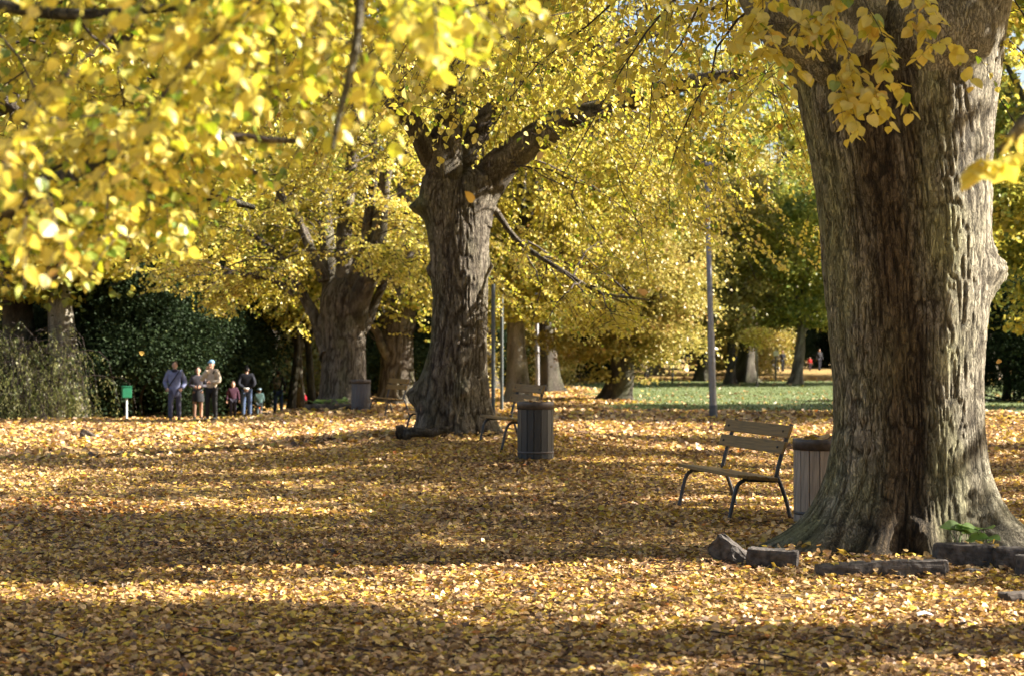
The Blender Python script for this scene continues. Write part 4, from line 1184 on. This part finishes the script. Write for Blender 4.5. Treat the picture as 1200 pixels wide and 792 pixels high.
# ------------------------------------------------------------------ benches
def make_bench():
    t = thing('park_bench', 'x', 'bench', group='wooden benches under the limes')
    Lh = .875
    slat = bevel_box('seat_slat', 2 * Lh, .094, .034, .006)
    for k, y in enumerate((.225, .12, .015, -.09)):
        obj('seat_slat', slat, M['seat_wood'], t, (0, y, .437 - .010 * k)).rotation_euler = (R(2 + 3 * (k == 0)), 0, 0)
    plank = bevel_box('back_plank', 2 * Lh, .030, .122, .006)
    for (y, z) in ((-.205, .705), (-.262, .858)):
        obj('back_plank', plank, M['seat_wood'], t, (0, y, z)).rotation_euler = (R(20), 0, 0)
    for sx in (-.745, .745):
        obj('leg', tube_mesh('leg', [(sx, .32, -.03), (sx, .255, .25), (sx, .215, .355), (sx, .15, .398)], .020, 8, 12), M['bench_metal'], t)
        obj('leg', tube_mesh('leg', [(sx, -.33, -.03), (sx, -.27, .2), (sx, -.205, .375), (sx, -.17, .43)], .020, 8, 12), M['bench_metal'], t)
        obj('seat_rail', tube_mesh('seat_rail', [(sx, .16, .397), (sx, 0, .39), (sx, -.19, .385)], .019, 8, 8), M['bench_metal'], t)
        obj('back_post', bevel_post(sx), M['bench_metal'], t)
        for (y, z) in ((-.186, .705), (-.243, .858)):
            b = obj('bolt', lathe_mesh('bolt', [(0.0001, .008), (.010, .007), (.012, 0), (.012, -.004)], 10), M['bench_metal'], t, (sx, y + .003, z + .003)); b.rotation_euler = (R(-70), 0, 0)
    return t


def bevel_post(sx):
    return tube_mesh('back_post', [(sx, -.165, .40), (sx, -.205, .56), (sx, -.262, .74), (sx, -.332, .925)], .021, 8, 12)


bench = make_bench()
RZB = math.atan2(.974, -.228)


def put_bench(b, x, y, rz, label, dz=0.0):
    b.location = (x, y, float(ground_z(x, y)) + dz); b.rotation_euler = (0, 0, rz); b['label'] = label
    return b


ax, bx_ = np.array([-.228, .974]), np.array([.974, .228])


def bench_center(near_front, Yn):
    q = np.array([(near_front - UC) / F * Yn, Yn])
    return q + ax * .745 + bx_ * .32


c = bench_center(853, 16.35)
put_bench(bench, *c, RZB, 'wooden slatted bench beside the massive forked lime trunk', .0)
c = bench_center(587, 24.1)
put_bench(copy_tree(bench), *c, RZB, 'wooden bench partly hidden behind the black slatted bin', 0)
c = bench_center(493, 30.2)
put_bench(copy_tree(bench), *c, RZB + .05, 'wooden bench mostly hidden behind the burly lime trunk')
c = bench_center(446, 42.2)
put_bench(copy_tree(bench), *c, RZB + .12, 'wooden bench beside the grey slatted bin and the many-stemmed lime')


# ------------------------------------------------------------------ bins
def make_bin(wood, label, x, y, rz=0.0, fill=True):
    t = thing('litter_bin', label, 'bin', (x, y, float(ground_z(x, y))), rz, 'slatted litter bins beside the benches')
    ns = 16
    sl_ = bevel_box('slat', .088, .018, .77, .004)
    for k in range(ns):
        a = k / ns * 2 * PI
        o = obj('slat', sl_, wood, t, (math.cos(a) * .236, math.sin(a) * .236, .415))
        o.rotation_euler = (0, 0, a + PI / 2)
    obj('hoop', lathe_mesh('hoop', [(.247, .70), (.256, .70), (.258, .79), (.254, .802), (.236, .802), (.236, .72)]), M['bin_hoop'], t)
    obj('hoop', lathe_mesh('hoop', [(.2465, .10), (.2515, .10), (.2515, .13), (.2465, .13)]), M['bin_hoop'], t)
    obj('liner', lathe_mesh('liner', [(.0001, .03), (.222, .03), (.222, .76), (.214, .76), (.214, .68), (.0001, .66)]), M['liner'], t)
    r = np.random.default_rng(int(abs(x) * 100))
    for k in range(14 if fill else 0):
        q = obj('leaf', FALLEN[int(r.integers(len(FALLEN)))], None, t)
        a, rr = r.uniform(0, 6.28), r.uniform(0, .17)
        q.matrix_local = basis_matrix(np.array([math.cos(a) * rr, math.sin(a) * rr, .765 + r.uniform(0, .05)]), np.array([r.normal(), r.normal(), .2]), np.array([r.normal() * .4, r.normal() * .4, 1]), .085)
    return t


b1 = make_bin(M['bin_wood_brown'], 'brown slatted litter bin full of leaves, half hidden by the massive trunk', (961 - UC) / F * 16.0, 16.0)
b2 = make_bin(M['bin_wood_black'], 'black slatted litter bin with metal rim standing before a bench', (627.5 - UC) / F * 23.4, 23.4, .1)
b3 = make_bin(plain('bin_wood_grey', (.075, .072, .08), .5, .25, 7, stretch=(9, 9, .7)), 'grey slatted litter bin in front of the many-stemmed lime', (423 - UC) / F * 44, 44.0, .2, False)


# ------------------------------------------------------------------ lamp posts and other posts
def lamp_post(label, u, Y, h, lean):
    x = (u - UC) / F * Y
    t = thing('lamp_post', label, 'lamp post', (x, Y, float(ground_z(x, Y))), 0, 'grey lamp posts by the lawn')
    obj('base', lathe_mesh('base', [(.0001, .36), (.105, .35), (.112, .33), (.112, -.1)], 20), M['lamp_base'], t)
    obj('pole', lathe_mesh('pole', [(.098, .33), (.096, 2.2), (.080, 2.3), (.060, h), (.0001, h + .01)], 20), M['lamp_metal'], t)
    obj('door', bevel_box('door', .09, .02, .30, .006), M['lamp_metal'], t, (0, -.092, .95))
    hd = obj('lamp_head', lathe_mesh('lamp_head', [(.06, h), (.10, h + .05), (.22, h + .42), (.26, h + .44), (.10, h + .56), (.0001, h + .58)], 20), M['lamp_metal'], t)
    obj('globe', lathe_mesh('globe', [(.09, h + .06), (.20, h + .40), (.0001, h + .41)], 20), M['glass'], hd)
    t.rotation_euler = (0, lean, 0)
    return t


lamp_post('tall grey lamp post at the lawn edge beside the slatted bench', 836, 45, 6.2, R(-1.6))
lamp_post('thin grey lamp post rising behind the black bin', 630, 75, 6.0, R(-.6))
for (u, Y, h, lab) in [(578, 43.5, 3.4, 'thicker of two grey-green posts right of the burly lime'), (588, 50.5, 3.4, 'thinner of two grey-green posts right of the burly lime')]:
    x = (u - UC) / F * Y
    t = thing('metal_post', lab, 'post', (x, Y, float(ground_z(x, Y))), 0, 'grey-green posts')
    obj('pole', lathe_mesh('pole', [(.05, -.1), (.05, h), (.046, h + .02), (.0001, h + .03)], 14), M['post_green'], t)
    obj('collar', lathe_mesh('collar', [(.051, .0), (.075, .0), (.075, .04), (.051, .06)], 14), M['post_green'], t)
for (u, Y, h, lab) in [(788, 104, 1.5, 'short post with small white plate beyond the lawn beside the lamp post'), (909, 112, 2.0, 'slim marker post with plate near the pushchair across the lawn')]:
    x = (u - UC) / F * Y
    t = thing('marker_post', lab, 'post', (x, Y, float(ground_z(x, Y))))
    obj('pole', lathe_mesh('pole', [(.05, -.1), (.05, h), (.0001, h + .01)], 10), M['post_green'], t)
    obj('plate', bevel_box('plate', .34, .03, .3, .01), M['white_post'], t, (0, -.066, h - .2))
x = (148.5 - UC) / F * 49.5
t = thing('post_box', 'green box on a thin white post beside the dark evergreens', 'box', (x, 49.5, float(ground_z(x, 49.5))), .35)
obj('post', lathe_mesh('post', [(.03, -.1), (.03, .72), (.0001, .73)], 12), M['white_post'], t)
bo = obj('box', bevel_box('box', .27, .22, .32, .015), M['sign_green'], t, (0, 0, .85))
obj('lid', bevel_box('lid', .29, .24, .03, .008), M['sign_green'], bo, (0, 0, .168))

# ------------------------------------------------------------------ kerb blocks, logs, scraps
def block(name, label, cat, u, Y, L_, w, h, rz, tilt=0.0, dz=0.0, mat='kerb', seed=0, rough=.010, group=None, bev=.028):
    x = (u - UC) / F * Y
    o = obj(name, bevel_box(name, L_, w, h, bev, 5, rough, seed), M[mat], None, (x, Y, float(ground_z(x, Y)) + h / 2 + dz))
    o.rotation_euler = (0, tilt, rz)
    return tag(o, label, cat, group)


GK = 'broken kerb blocks round the massive lime'
block('kerb_block', 'short mossy kerb block lying left of the massive roots', 'kerb', 905, 12.7, .38, .15, .15, -.25, .03, .0, seed=3, group=GK)
block('kerb_block', 'tilted broken kerb chunk with pale upturned end', 'kerb', 860, 12.95, .34, .13, .17, -.45, .62, -.02, seed=9, group=GK, rough=.03)
block('kerb_block', 'long dark kerb block half sunk in leaves before the massive roots', 'kerb', 1032, 12.1, .93, .16, .13, .06, -.03, -.01, seed=15, group=GK)
block('kerb_block', 'grey kerb block below the green seedling leaves', 'kerb', 1130, 12.55, .44, .16, .17, -.03, .02, .02, seed=21, group=GK)
block('kerb_block', 'grey kerb block at the end of the row, right of a narrow joint', 'kerb', 1192, 12.45, .36, .16, .16, -.08, .02, .02, seed=27, group=GK)
block('stone', 'small upright dark stone beside the end kerb block', 'stone', 1198, 12.05, .10, .14, .22, 0, 0, -.04, seed=33)
block('stone', 'small dark stone among leaves before the long kerb block', 'stone', 1138, 12.2, .12, .1, .07, .3, 0, -.02, seed=37)
block('wood_chunk', 'dark flat wood chunk lying in the leaves', 'wood', 1190, 10.95, .22, .16, .09, .2, 0, -.02, 'rotten', 39)
block('wood_chunk', 'dark tilted stub of wood sticking out of the leaves on the path', 'wood', 103, 33.5, .30, .12, .14, .3, .55, .03, 'rotten', 45)


KB = [(905, 12.75, .38, -.25, .14), (860, 12.95, .3, -.45, .1), (1032, 12.1, .93, .06, .11), (1130, 12.55, .44, -.03, .18), (1192, 12.45, .36, -.08, .17)]
lp = []
for (u, Y, L_, rz_, h_) in KB:
    x0 = (u - UC) / F * Y
    k_ = int(60 * L_)
    a_ = rng.uniform(-.55, .55, k_) * L_; b_ = rng.choice([-1, 1], k_) * rng.uniform(.07, .17, k_)
    top_ = rng.random(k_) < .16
    b_ = np.where(top_, rng.uniform(-.05, .05, k_), b_)
    xx = x0 + a_ * math.cos(rz_) - b_ * math.sin(rz_); yy = Y + a_ * math.sin(rz_) + b_ * math.cos(rz_)
    zz_ = ground_z(xx, yy) + np.where(top_, h_ + .012, .03 + .05 * np.exp(-((np.abs(b_) - .08) / .05) ** 2) * rng.random(k_))
    lp.append(np.stack([xx, yy, zz_], -1))
for (cx_, cy_, r0_, r1_, k_) in [(X1, Y1, 1.0, 1.6, 700), (X2, Y2, .6, 1.2, 260)]:            # drifts against the roots
    a_ = rng.uniform(0, 2 * PI, k_); r_ = rng.uniform(r0_, r1_, k_)
    xx, yy = cx_ + r_ * np.cos(a_), cy_ + r_ * np.sin(a_)
    lp.append(np.stack([xx, yy, ground_z(xx, yy) + .02 + rng.random(k_) * .09 * (r1_ - r_) / (r1_ - r0_)], -1))
for (cx_, cy_) in (bench_center(853, 16.35), bench_center(587, 24.1)):                           # leaves lying on the seats
    k_ = 16
    a_ = rng.uniform(-.8, .8, k_); b_ = rng.uniform(-.2, .1, k_)
    xx, yy = cx_ + ax[0] * a_ + bx_[0] * b_, cy_ + ax[1] * a_ + bx_[1] * b_
    lp.append(np.stack([xx, yy, float(ground_z(cx_, cy_)) + .462 + rng.random(k_) * .01], -1))
lp = np.vstack(lp); k_ = len(lp)
a_ = rng.uniform(0, 2 * PI, k_)
tag(obj('leaf_drift', leaf_mesh('leaf_drift', lp, np.stack([np.cos(a_), np.sin(a_), rng.normal(size=k_) * .3], -1), np.array([0, 0, 1.0]) + rng.normal(size=(k_, 3)) * .45, rng.uniform(.042, .072, k_), np.clip(rng.normal(.68, .16, k_), 0, .97)), M['litter']),
    'drift of golden leaves caught on roots, kerb blocks and bench seats', 'leaf litter', None, 'stuff')


def log(label, pts, r, seed):
    P = smooth_path(pts, 20)
    t = thing('log', label, 'log', tuple(P[0]))
    _, _, me = limb_mesh('log', P - P[0], r[0], r[1], 24, 12, seed, relief=.02, flare=.4)
    obj('stem', me, M['bark_far'], t)
    obj('cut_end', tube_mesh('cut_end', [np.array([0, 0, 0.]) - (P[1] - P[0]) * .05, (P[1] - P[0]) * .3], r[0] * 1.25, 12), M['rotten'], t)
    return t


log('dark log lying at the foot of the burly lime', [at(466, 507, 25.3), at(495, 507, 25.2), at(530, 502, 25.4)], (.075, .045), 3)
log('low timber lying before the many-stemmed lime', [at(361, 481, 44.5), at(385, 479, 44.5), at(413, 477, 44.6)], (.12, .1), 8)
q = np.array([(1083 - UC) / F * 10.2, 10.2]); z = float(ground_z(*q)) + .05
sc_ = obj('paper_scrap', mesh_np('paper_scrap', np.array([[-.05, -.03, 0], [0, -.035, .015], [.05, -.02, 0], [-.045, .03, .01], [.005, .035, .022], [.048, .03, .004]]), np.array([[0, 1, 4, 3], [1, 2, 5, 4]])), M['white_post'], None, (*q, z))
tag(sc_, 'small pale paper scrap lying on the leaves', 'paper')


def herb(label, u, Y, n, size, spread, seed, dz=0.0):
    r = np.random.default_rng(seed)
    x = (u - UC) / F * Y
    t = thing('seedling', label, 'plant', (x, Y, float(ground_z(x, Y)) + dz))
    me_l = []
    for k in range(4):
        m_ = heart_leaf('leaf', [.2, .5, .7, .95][k], 200 + k + seed); m_.materials.append(M['herb']); me_l.append(m_)
    for k in range(n):
        b = np.array([r.uniform(-1, 1) * spread, r.uniform(-.3, .3) * spread, 0])
        e = b + [r.normal() * .05, r.normal() * .04, r.uniform(.6, 1.5) * size]
        obj('stem', tube_mesh('stem', [b - [0, 0, .03], (b + e) / 2 + [.01, 0, 0], e], .004, 5), M['herb_stem'], t)
        o = obj('leaf', me_l[k % 4], None, t)
        o.matrix_local = basis_matrix(e, np.array([r.normal() * .8, -.4 + r.normal() * .3, .1]), np.array([r.normal() * .4, -.5, 1]), size * r.uniform(.8, 1.2))
    return t


M['herb_stem'] = plain('herb_stem', (.12, .18, .05), .6)
herb('green seedling with broad leaves growing at the massive roots', 1126, 12.8, 11, .15, .22, 5, .05)
herb('low green herb at the foot of the many-stemmed lime', 387, 45, 26, .16, .5, 6)
# leaves blown from the crowns, still in the air
for k, (u, v, Y, col_) in enumerate([(168, 415, 21, 9), (1171, 425, 17, 8), (806, 430, 13, 5), (752, 340, 9.5, 7), (634, 178, 11, 8), (555, 235, 8.5, 9)]):
    r = np.random.default_rng(60 + k)
    o = obj('falling_leaf', FALLEN[col_])
    o.matrix_world = basis_matrix(at(u, v, Y), r.normal(size=3), r.normal(size=3) + [.4, -.6, 0], .062)
    tag(o, 'single yellow leaf drifting down through the air', 'leaf', 'leaves falling from the limes')
# ------------------------------------------------------------------ people
_mc = {}


def cloth(c, rough=.85):
    k = tuple(round(x, 3) for x in c)
    if k not in _mc:
        _mc[k] = plain('cloth_%d' % len(_mc), c, rough, .12, 14, bump=.3, spec=.2, dist=.01)
    return _mc[k]


M['skin'] = plain('skin', (.46, .27, .19), .55, .06, 20)


def skin_eval(verts, edges, rad, root=0, sub=2, flat=None):
    me = bpy.data.meshes.new('tmp'); me.from_pydata([tuple(v) for v in verts], edges, []); me.update()
    o = bpy.data.objects.new('tmp', me); COL.objects.link(o)
    o.modifiers.new('s', 'SKIN')
    if not me.skin_vertices:
        bpy.context.view_layer.objects.active = o
        bpy.ops.mesh.customdata_skin_add()
    for i, r in enumerate(rad):
        me.skin_vertices[0].data[i].radius = (r, r)
        me.skin_vertices[0].data[i].use_root = (i == root)
    if sub:
        m = o.modifiers.new('u', 'SUBSURF'); m.levels = sub; m.render_levels = sub
    bpy.context.view_layer.update()
    dg = bpy.context.evaluated_depsgraph_get()
    out = bpy.data.meshes.new_from_object(o.evaluated_get(dg))
    bpy.data.objects.remove(o); bpy.data.meshes.remove(me)
    if flat:
        n = len(out.vertices); c = np.zeros(n * 3, np.float32); out.vertices.foreach_get('co', c); c = c.reshape(-1, 3)
        w = np.exp(-(c[:, 0] / .2) ** 6)
        c[:, 1] *= 1 - (1 - flat) * w * (np.abs(c[:, 1]) < .26)
        out.vertices.foreach_set('co', c.ravel())
    out.polygons.foreach_set('use_smooth', np.full(len(out.polygons), True))
    return out


def ell(bm, c, r, u=14, v=10, mat=None):
    m_ = Matrix.Translation(c) @ Matrix.Diagonal((*r, 1))
    bmesh.ops.create_uvsphere(bm, u_segments=u, v_segments=v, radius=1, matrix=m_)


def tube_bm(bm, pts, r, sides=6):
    me = tube_mesh('tmp', pts, r, sides); bm.from_mesh(me); bpy.data.meshes.remove(me)


def person(label, u, Y, H, yaw, top, bottom, hair=(.03, .02, .015), shoes=(.02, .02, .02), arms='down', stride=.1, hem=.86, cap=None, skirt=None, bag=None, strap=None, scarf=None, legs_bare=False, lean=0.0, bulk=1.0, group='people walking in the park', white=False, crouch=0.0, simple=False, headk=1.0):
    x = (u - UC) / F * Y
    t = thing('person', label, 'person', (x, Y, float(ground_z(x, Y)) + .03), yaw, group)
    k = H / 1.75
    t.scale = (k, k, k)
    s2 = stride / 2
    ly = -.03 * lean * 10
    hip, chest, nk = np.array([0, 0, .95 - crouch]), np.array([0, ly * .7, 1.28 - crouch]), np.array([0, ly, 1.47 - crouch])
    hd = nk + [0, ly * .3 - .015, .15]
    A_ = {'down': ([.27, .02, 1.13], [.29, -.05, .88]), 'pocket': ([.29, .06, 1.12], [.21, -.13, .95]), 'face': ([.25, -.14, 1.16], [.05, -.20, 1.46]), 'belly': ([.27, .0, 1.13], [.10, -.20, 1.10]),
          'behind': ([.27, .10, 1.14], [.06, .18, .99]), 'bars': ([.22, -.12, 1.12], [.18, -.34, 1.0])}
    ar, al = (arms, arms) if isinstance(arms, str) else arms
    (re, rw), (le, lw) = A_[ar], A_[al]
    re, rw = [np.array([-e[0], e[1] + ly * .6, e[2] - crouch]) for e in (re, rw)]
    le, lw = [np.array([e[0], e[1] + ly * .6, e[2] - crouch]) for e in (le, lw)]
    sR, sL = np.array([-.175, ly * .9, 1.41 - crouch]), np.array([.175, ly * .9, 1.41 - crouch])
    kR, kL = np.array([-.10, -s2 * .8 - .03 - crouch * .6, .50 - crouch * .3]), np.array([.10, s2 * .5 - .02 - crouch * .6, .50 - crouch * .3])
    fR, fL = np.array([-.105, -s2, .09]), np.array([.105, s2, .10])
    hR, hL = np.array([-.09, 0, .88 - crouch]), np.array([.09, 0, .88 - crouch])
    V = [hip, chest, nk, hd - [0, 0, .05], sR, re, rw, sL, le, lw, hR, kR, fR, hL, kL, fL]
    E = [(0, 1), (1, 2), (2, 3), (1, 4), (4, 5), (5, 6), (1, 7), (7, 8), (8, 9), (0, 10), (10, 11), (11, 12), (0, 13), (13, 14), (14, 15)]
    bd = skin_eval(V, E, [.12, .13, .055, .05, .06, .045, .032, .06, .045, .032, .085, .058, .042, .085, .058, .042], 0, 1 if simple else 2, .75)
    bm = bmesh.new(); bm.from_mesh(bd); bpy.data.meshes.remove(bd)
    hk = headk
    ell(bm, hd, (.074 * hk, .093 * hk, .118 * hk), 16, 12)                       # head, with nose, ears, chin
    if not simple:
        ell(bm, hd + [0, -.095 * hk, -.012], (.013, .022, .026), 8, 6)
        ell(bm, hd + [-.075 * hk, .005, -.01], (.012, .022, .034), 8, 6); ell(bm, hd + [.075 * hk, .005, -.01], (.012, .022, .034), 8, 6)
        ell(bm, hd + [0, -.072 * hk, -.085 * hk], (.035, .03, .028), 8, 6)
        for w_, e_, sg in ((rw, re, -1), (lw, le, 1)):                          # hands: palm and five fingers
            dr = nrm(w_ - e_); sd = nrm(np.cross(dr, [0, 1, .2])); nr = np.cross(sd, dr)
            pc = w_ + dr * .05
            ell(bm, pc, (.036, .03, .045), 8, 6)
            for f_ in range(4):
                b_ = pc + dr * .03 + sd * (f_ - 1.5) * .019
                ln_ = (.062, .075, .07, .055)[f_]
                tube_bm(bm, [b_, b_ + dr * ln_ * .5 - nr * .006, b_ + dr * ln_ * .85 - nr * .028], [.0095, .009, .007], 5)
            tube_bm(bm, [pc - sd * .025, pc - sd * .05 + dr * .02, pc - sd * .052 + dr * .05], [.011, .01, .008], 5)
    body = obj('body', bm_mesh('body', bm, True), M['skin'], t)
    # jacket
    hip_r = .158 * bulk
    J = [np.array([0, 0, hem - crouch]), np.array([0, ly * .3, (hem + 1.28) / 2 - crouch]), chest, nk - [0, 0, .01], sR, re, rw, sL, le, lw]
    obj('jacket', skin_eval(J, [(0, 1), (1, 2), (2, 3), (2, 4), (4, 5), (5, 6), (2, 7), (7, 8), (8, 9)], [hip_r * 1.06, hip_r, .172 * bulk, .072, .088 * bulk, .068 * bulk, .05, .088 * bulk, .068 * bulk, .05], 0, 1 if simple else 2, .78), cloth(top), t)
    # trousers / skirt
    if skirt:
        o = obj('skirt', lathe_mesh('skirt', [(.13, 1.0), (.175, .9), (.20, .74), (.205, .62)], 20), cloth(skirt), t); o.scale = (1, .8, 1)
        if not legs_bare:
            obj('leggings', skin_eval([hip, hR, kR, fR, hL, kL, fL], [(0, 1), (1, 2), (2, 3), (0, 4), (4, 5), (5, 6)], [.12, .09, .063, .046, .09, .063, .046], 0, 1), cloth(bottom), t)
    else:
        obj('trousers', skin_eval([hip, hR, kR, fR, hL, kL, fL], [(0, 1), (1, 2), (2, 3), (0, 4), (4, 5), (5, 6)], [.145, .108, .08, .066, .108, .08, .066], 0, 1 if simple else 2, .9), cloth(bottom), t)
    for f_ in (fR, fL):
        bm = bmesh.new(); ell(bm, f_ + [0, -.06, -.045], (.048, .135, .045), 10, 8); ell(bm, f_ + [0, .01, -.0], (.05, .06, .07), 10, 8)
        obj('shoe', bm_mesh('shoe', bm, True), cloth(shoes), t)
    # hair, or a cap with a peak
    bm = bmesh.new(); ell(bm, hd + [0, .018, .022], (.085 * hk, .098 * hk, .115 * hk), 14, 10)
    for v in bm.verts:
        if v.co.y < hd[1] - .035 and v.co.z < hd[2] + .055: v.co.y = hd[1] - .03
    obj('hair', bm_mesh('hair', bm, True), cloth(hair), body)
    if cap:
        bm = bmesh.new(); ell(bm, hd + [0, .005, .062], (.088 * hk, .105 * hk, .075 * hk), 14, 10); ell(bm, hd + [0, -.12, .05], (.065, .06, .012), 12, 6)
        obj('cap', bm_mesh('cap', bm, True), cloth(cap), t)
    if scarf:
        bm = bmesh.new(); ell(bm, nk + [0, -.02, -.01], (.10, .095, .055), 14, 8)
        obj('scarf', bm_mesh('scarf', bm, True), cloth(scarf), t)
    if strap:
        obj('strap', tube_mesh('strap', [sL + [-.03, -.07, .06], chest + [.02, -.165, -.02], np.array([-.17, -.13, 1.0])], .016, 6, 12), cloth(strap), t)
    if bag:
        bm = bmesh.new(); ell(bm, chest + [0, .20 * bag[1], -.04], (.145, .10, .235), 14, 10)
        bo_ = obj('backpack', bm_mesh('backpack', bm, True), cloth(bag[0]), t)
        bm = bmesh.new(); ell(bm, chest + [0, .28 * bag[1], -.12], (.095, .05, .10), 12, 8)
        obj('pocket', bm_mesh('pocket', bm, True), cloth(tuple(c_ * .8 for c_ in bag[0])), bo_)
        for sg in (-1, 1):
            obj('shoulder_strap', tube_mesh('shoulder_strap', [chest + [sg * .11, .12, .14], chest + [sg * .12, 0, .19], chest + [sg * .12, -.13, .08]], .02, 6, 10), cloth(tuple(c_ * .5 for c_ in bag[0])), bo_)
    if white:
        obj('cuff', tube_mesh('cuff', [np.array([-.09, .215, .99]), np.array([0, .225, .985]), np.array([.09, .215, 1.0])], .028, 8), cloth((.6, .6, .6)), t)
    return t


person('woman in a long lilac quilted jacket with dark strap, hands in pockets', 205, 48, 1.70, .05, (.18, .195, .32), (.07, .07, .11), arms='pocket', hem=.66, bulk=1.16, stride=.3, strap=(.02, .02, .03), scarf=(.03, .03, .05), hair=(.03, .018, .012))
person('person in a grey jacket and dark skirt with tan legs, behind the capped man', 232, 49.3, 1.56, .15, (.075, .07, .085), (.20, .12, .085), arms='belly', hem=.86, skirt=(.02, .02, .022), stride=.18)
person('man in a beige jacket and blue cap holding a hand to his face', 248, 48.4, 1.72, -.35, (.50, .42, .33), (.018, .018, .02), arms=('face', 'belly'), hem=.90, cap=(.16, .28, .42), bag=((.015, .015, .018), 1.0), bulk=1.05)
person('child in a dark maroon jacket beside the man in black', 273, 53, 1.15, .4, (.045, .016, .03), (.02, .018, .03), hair=(.10, .06, .05), headk=1.25, bulk=1.1)
person('man in a black jacket and jeans with hands clasped behind his back', 289, 54, 1.66, PI + .1, (.012, .013, .02), (.05, .075, .14), arms='behind', hem=.88, bulk=1.2, stride=.24, white=True, hair=(.012, .012, .014))
person('person in black with a tan backpack walking away past the evergreens', 326, 60, 1.64, PI - .1, (.012, .012, .015), (.03, .05, .11), arms='pocket', hem=.86, bag=((.17, .14, .09), 1.0), cap=(.02, .02, .025), stride=.16)
kid = person('small child in a teal jacket and hood astride a tiny bicycle', 304, 53, .98, PI + .2, (.055, .10, .10), (.04, .055, .06), arms='bars', hem=.84, cap=(.16, .24, .30), headk=1.35, bulk=1.2, crouch=.08, stride=.3)
person('toddler in a red coat beside the many-stemmed lime', 356, 69, .68, .6, (.32, .012, .025), (.03, .02, .03), hair=(.28, .24, .22), headk=1.4, bulk=1.2, simple=True)
GF = 'people strolling far across the lawn'
FP = [('person in dark clothes holding out a hand to the red-coated child', 960, 141, 1.78, .4, (.02, .02, .025), (.02, .02, .03)), ('child in a red coat walking beside a dark-clothed adult', 949, 140, 1.12, .2, (.42, .03, .03), (.05, .03, .04)),
      ('person in a pale top pushing a pushchair across the lawn', 910, 136, 1.72, -.6, (.34, .33, .40), (.03, .03, .06)), ('person in black walking by the pushchair', 917, 138, 1.70, .3, (.015, .015, .02), (.015, .015, .02)),
      ('person in dark brown standing left of the pushchair', 895, 146, 1.75, 2, (.04, .025, .02), (.10, .07, .06)), ('person in black beside the slender olive tree', 853, 118, 1.55, 1, (.015, .014, .02), (.015, .015, .02)),
      ('person in dark blue right of the slender olive tree', 860, 121, 1.7, 0, (.03, .035, .07), (.02, .02, .03)), ('person in black among the trees left of the lamp post', 774, 128, 1.72, .5, (.014, .014, .018), (.014, .014, .02)),
      ('person in navy with pale bag left of the lamp post', 786, 124, 1.72, 2.5, (.02, .025, .05), (.02, .02, .03)), ('person in purple behind the weeping tree', 757, 122, 1.6, 1.5, (.07, .04, .10), (.02, .02, .04))]
for (lab, u, Y, H, yaw, tc_, bc_) in FP:
    person(lab, u, Y, H, yaw, tc_, bc_, simple=True, group=GF, stride=.2)


def wheel(parent, x, y, z, r, w, mt, axis='x', name='wheel'):
    n = 20; th = np.linspace(0, 2 * PI, n + 1)
    P = np.stack([np.zeros(n + 1), np.cos(th) * r, np.sin(th) * r], -1)
    V, Qs = tube_batch(P[None], np.full((1, n + 1), w), 8, ref=(1, 0, 0))
    o = obj(name, mesh_np('wheel', V, Qs), mt, parent, (x, y, z))
    me = None
    for k in range(4):
        a = k * PI / 4
        obj('spoke', tube_mesh('spoke', [(0, -math.cos(a) * r, -math.sin(a) * r), (0, math.cos(a) * r, math.sin(a) * r)], .005, 5), M['lamp_metal'], o)
    return o


rub = plain('rubber', (.02, .02, .02), .8)
org = plain('orange_paint', (.55, .13, .04), .4)
x = (304 - UC) / F * 53
bk = thing('child_bicycle', 'tiny orange bicycle under the teal-jacketed child', 'bicycle', (x, 53, float(ground_z(x, 53)) + .03), PI + .2)
wheel(bk, 0, -.30, .15, .14, .018, rub); wheel(bk, 0, .28, .15, .14, .018, rub)
obj('frame', tube_mesh('frame', [(0, .28, .15), (0, .12, .34), (0, -.20, .40)], .016, 8), org, bk)
obj('fork', tube_mesh('fork', [(0, -.30, .15), (0, -.24, .38), (0, -.21, .53)], .014, 8), org, bk)
obj('handlebar', tube_mesh('handlebar', [(-.17, -.19, .55), (0, -.21, .54), (.17, -.19, .55)], .012, 8), M['bench_metal'], bk)
obj('saddle', bevel_box('saddle', .10, .2, .045, .018), rub, bk, (0, .10, .40))
x = (903 - UC) / F * 135
pc = thing('pushchair', 'dark pushchair with pale seat rolling across the far leaves', 'pushchair', (x, 135, float(ground_z(x, 135)) + .03), -1.0)
for sx in (-.24, .24):
    for sy in (-.35, .3):
        wheel(pc, sx, sy, .13, .12, .022, rub)
    obj('frame_tube', tube_mesh('frame_tube', [(sx, -.35, .13), (sx, .1, .6), (sx, .48, 1.0)], .018, 6), M['bench_metal'], pc)
    obj('frame_tube', tube_mesh('frame_tube', [(sx, .3, .13), (sx, .05, .5), (sx, -.15, .7)], .018, 6), M['bench_metal'], pc)
obj('handle', tube_mesh('handle', [(-.24, .48, 1.0), (.24, .48, 1.0)], .02, 6), rub, pc)
obj('seat', bevel_box('seat', .42, .45, .3, .05), cloth((.30, .32, .40)), pc, (0, 0, .5))
bm = bmesh.new(); ell(bm, (0, .12, .78), (.23, .26, .24), 14, 10); obj('hood', bm_mesh('hood', bm, True), cloth((.03, .03, .045)), pc)
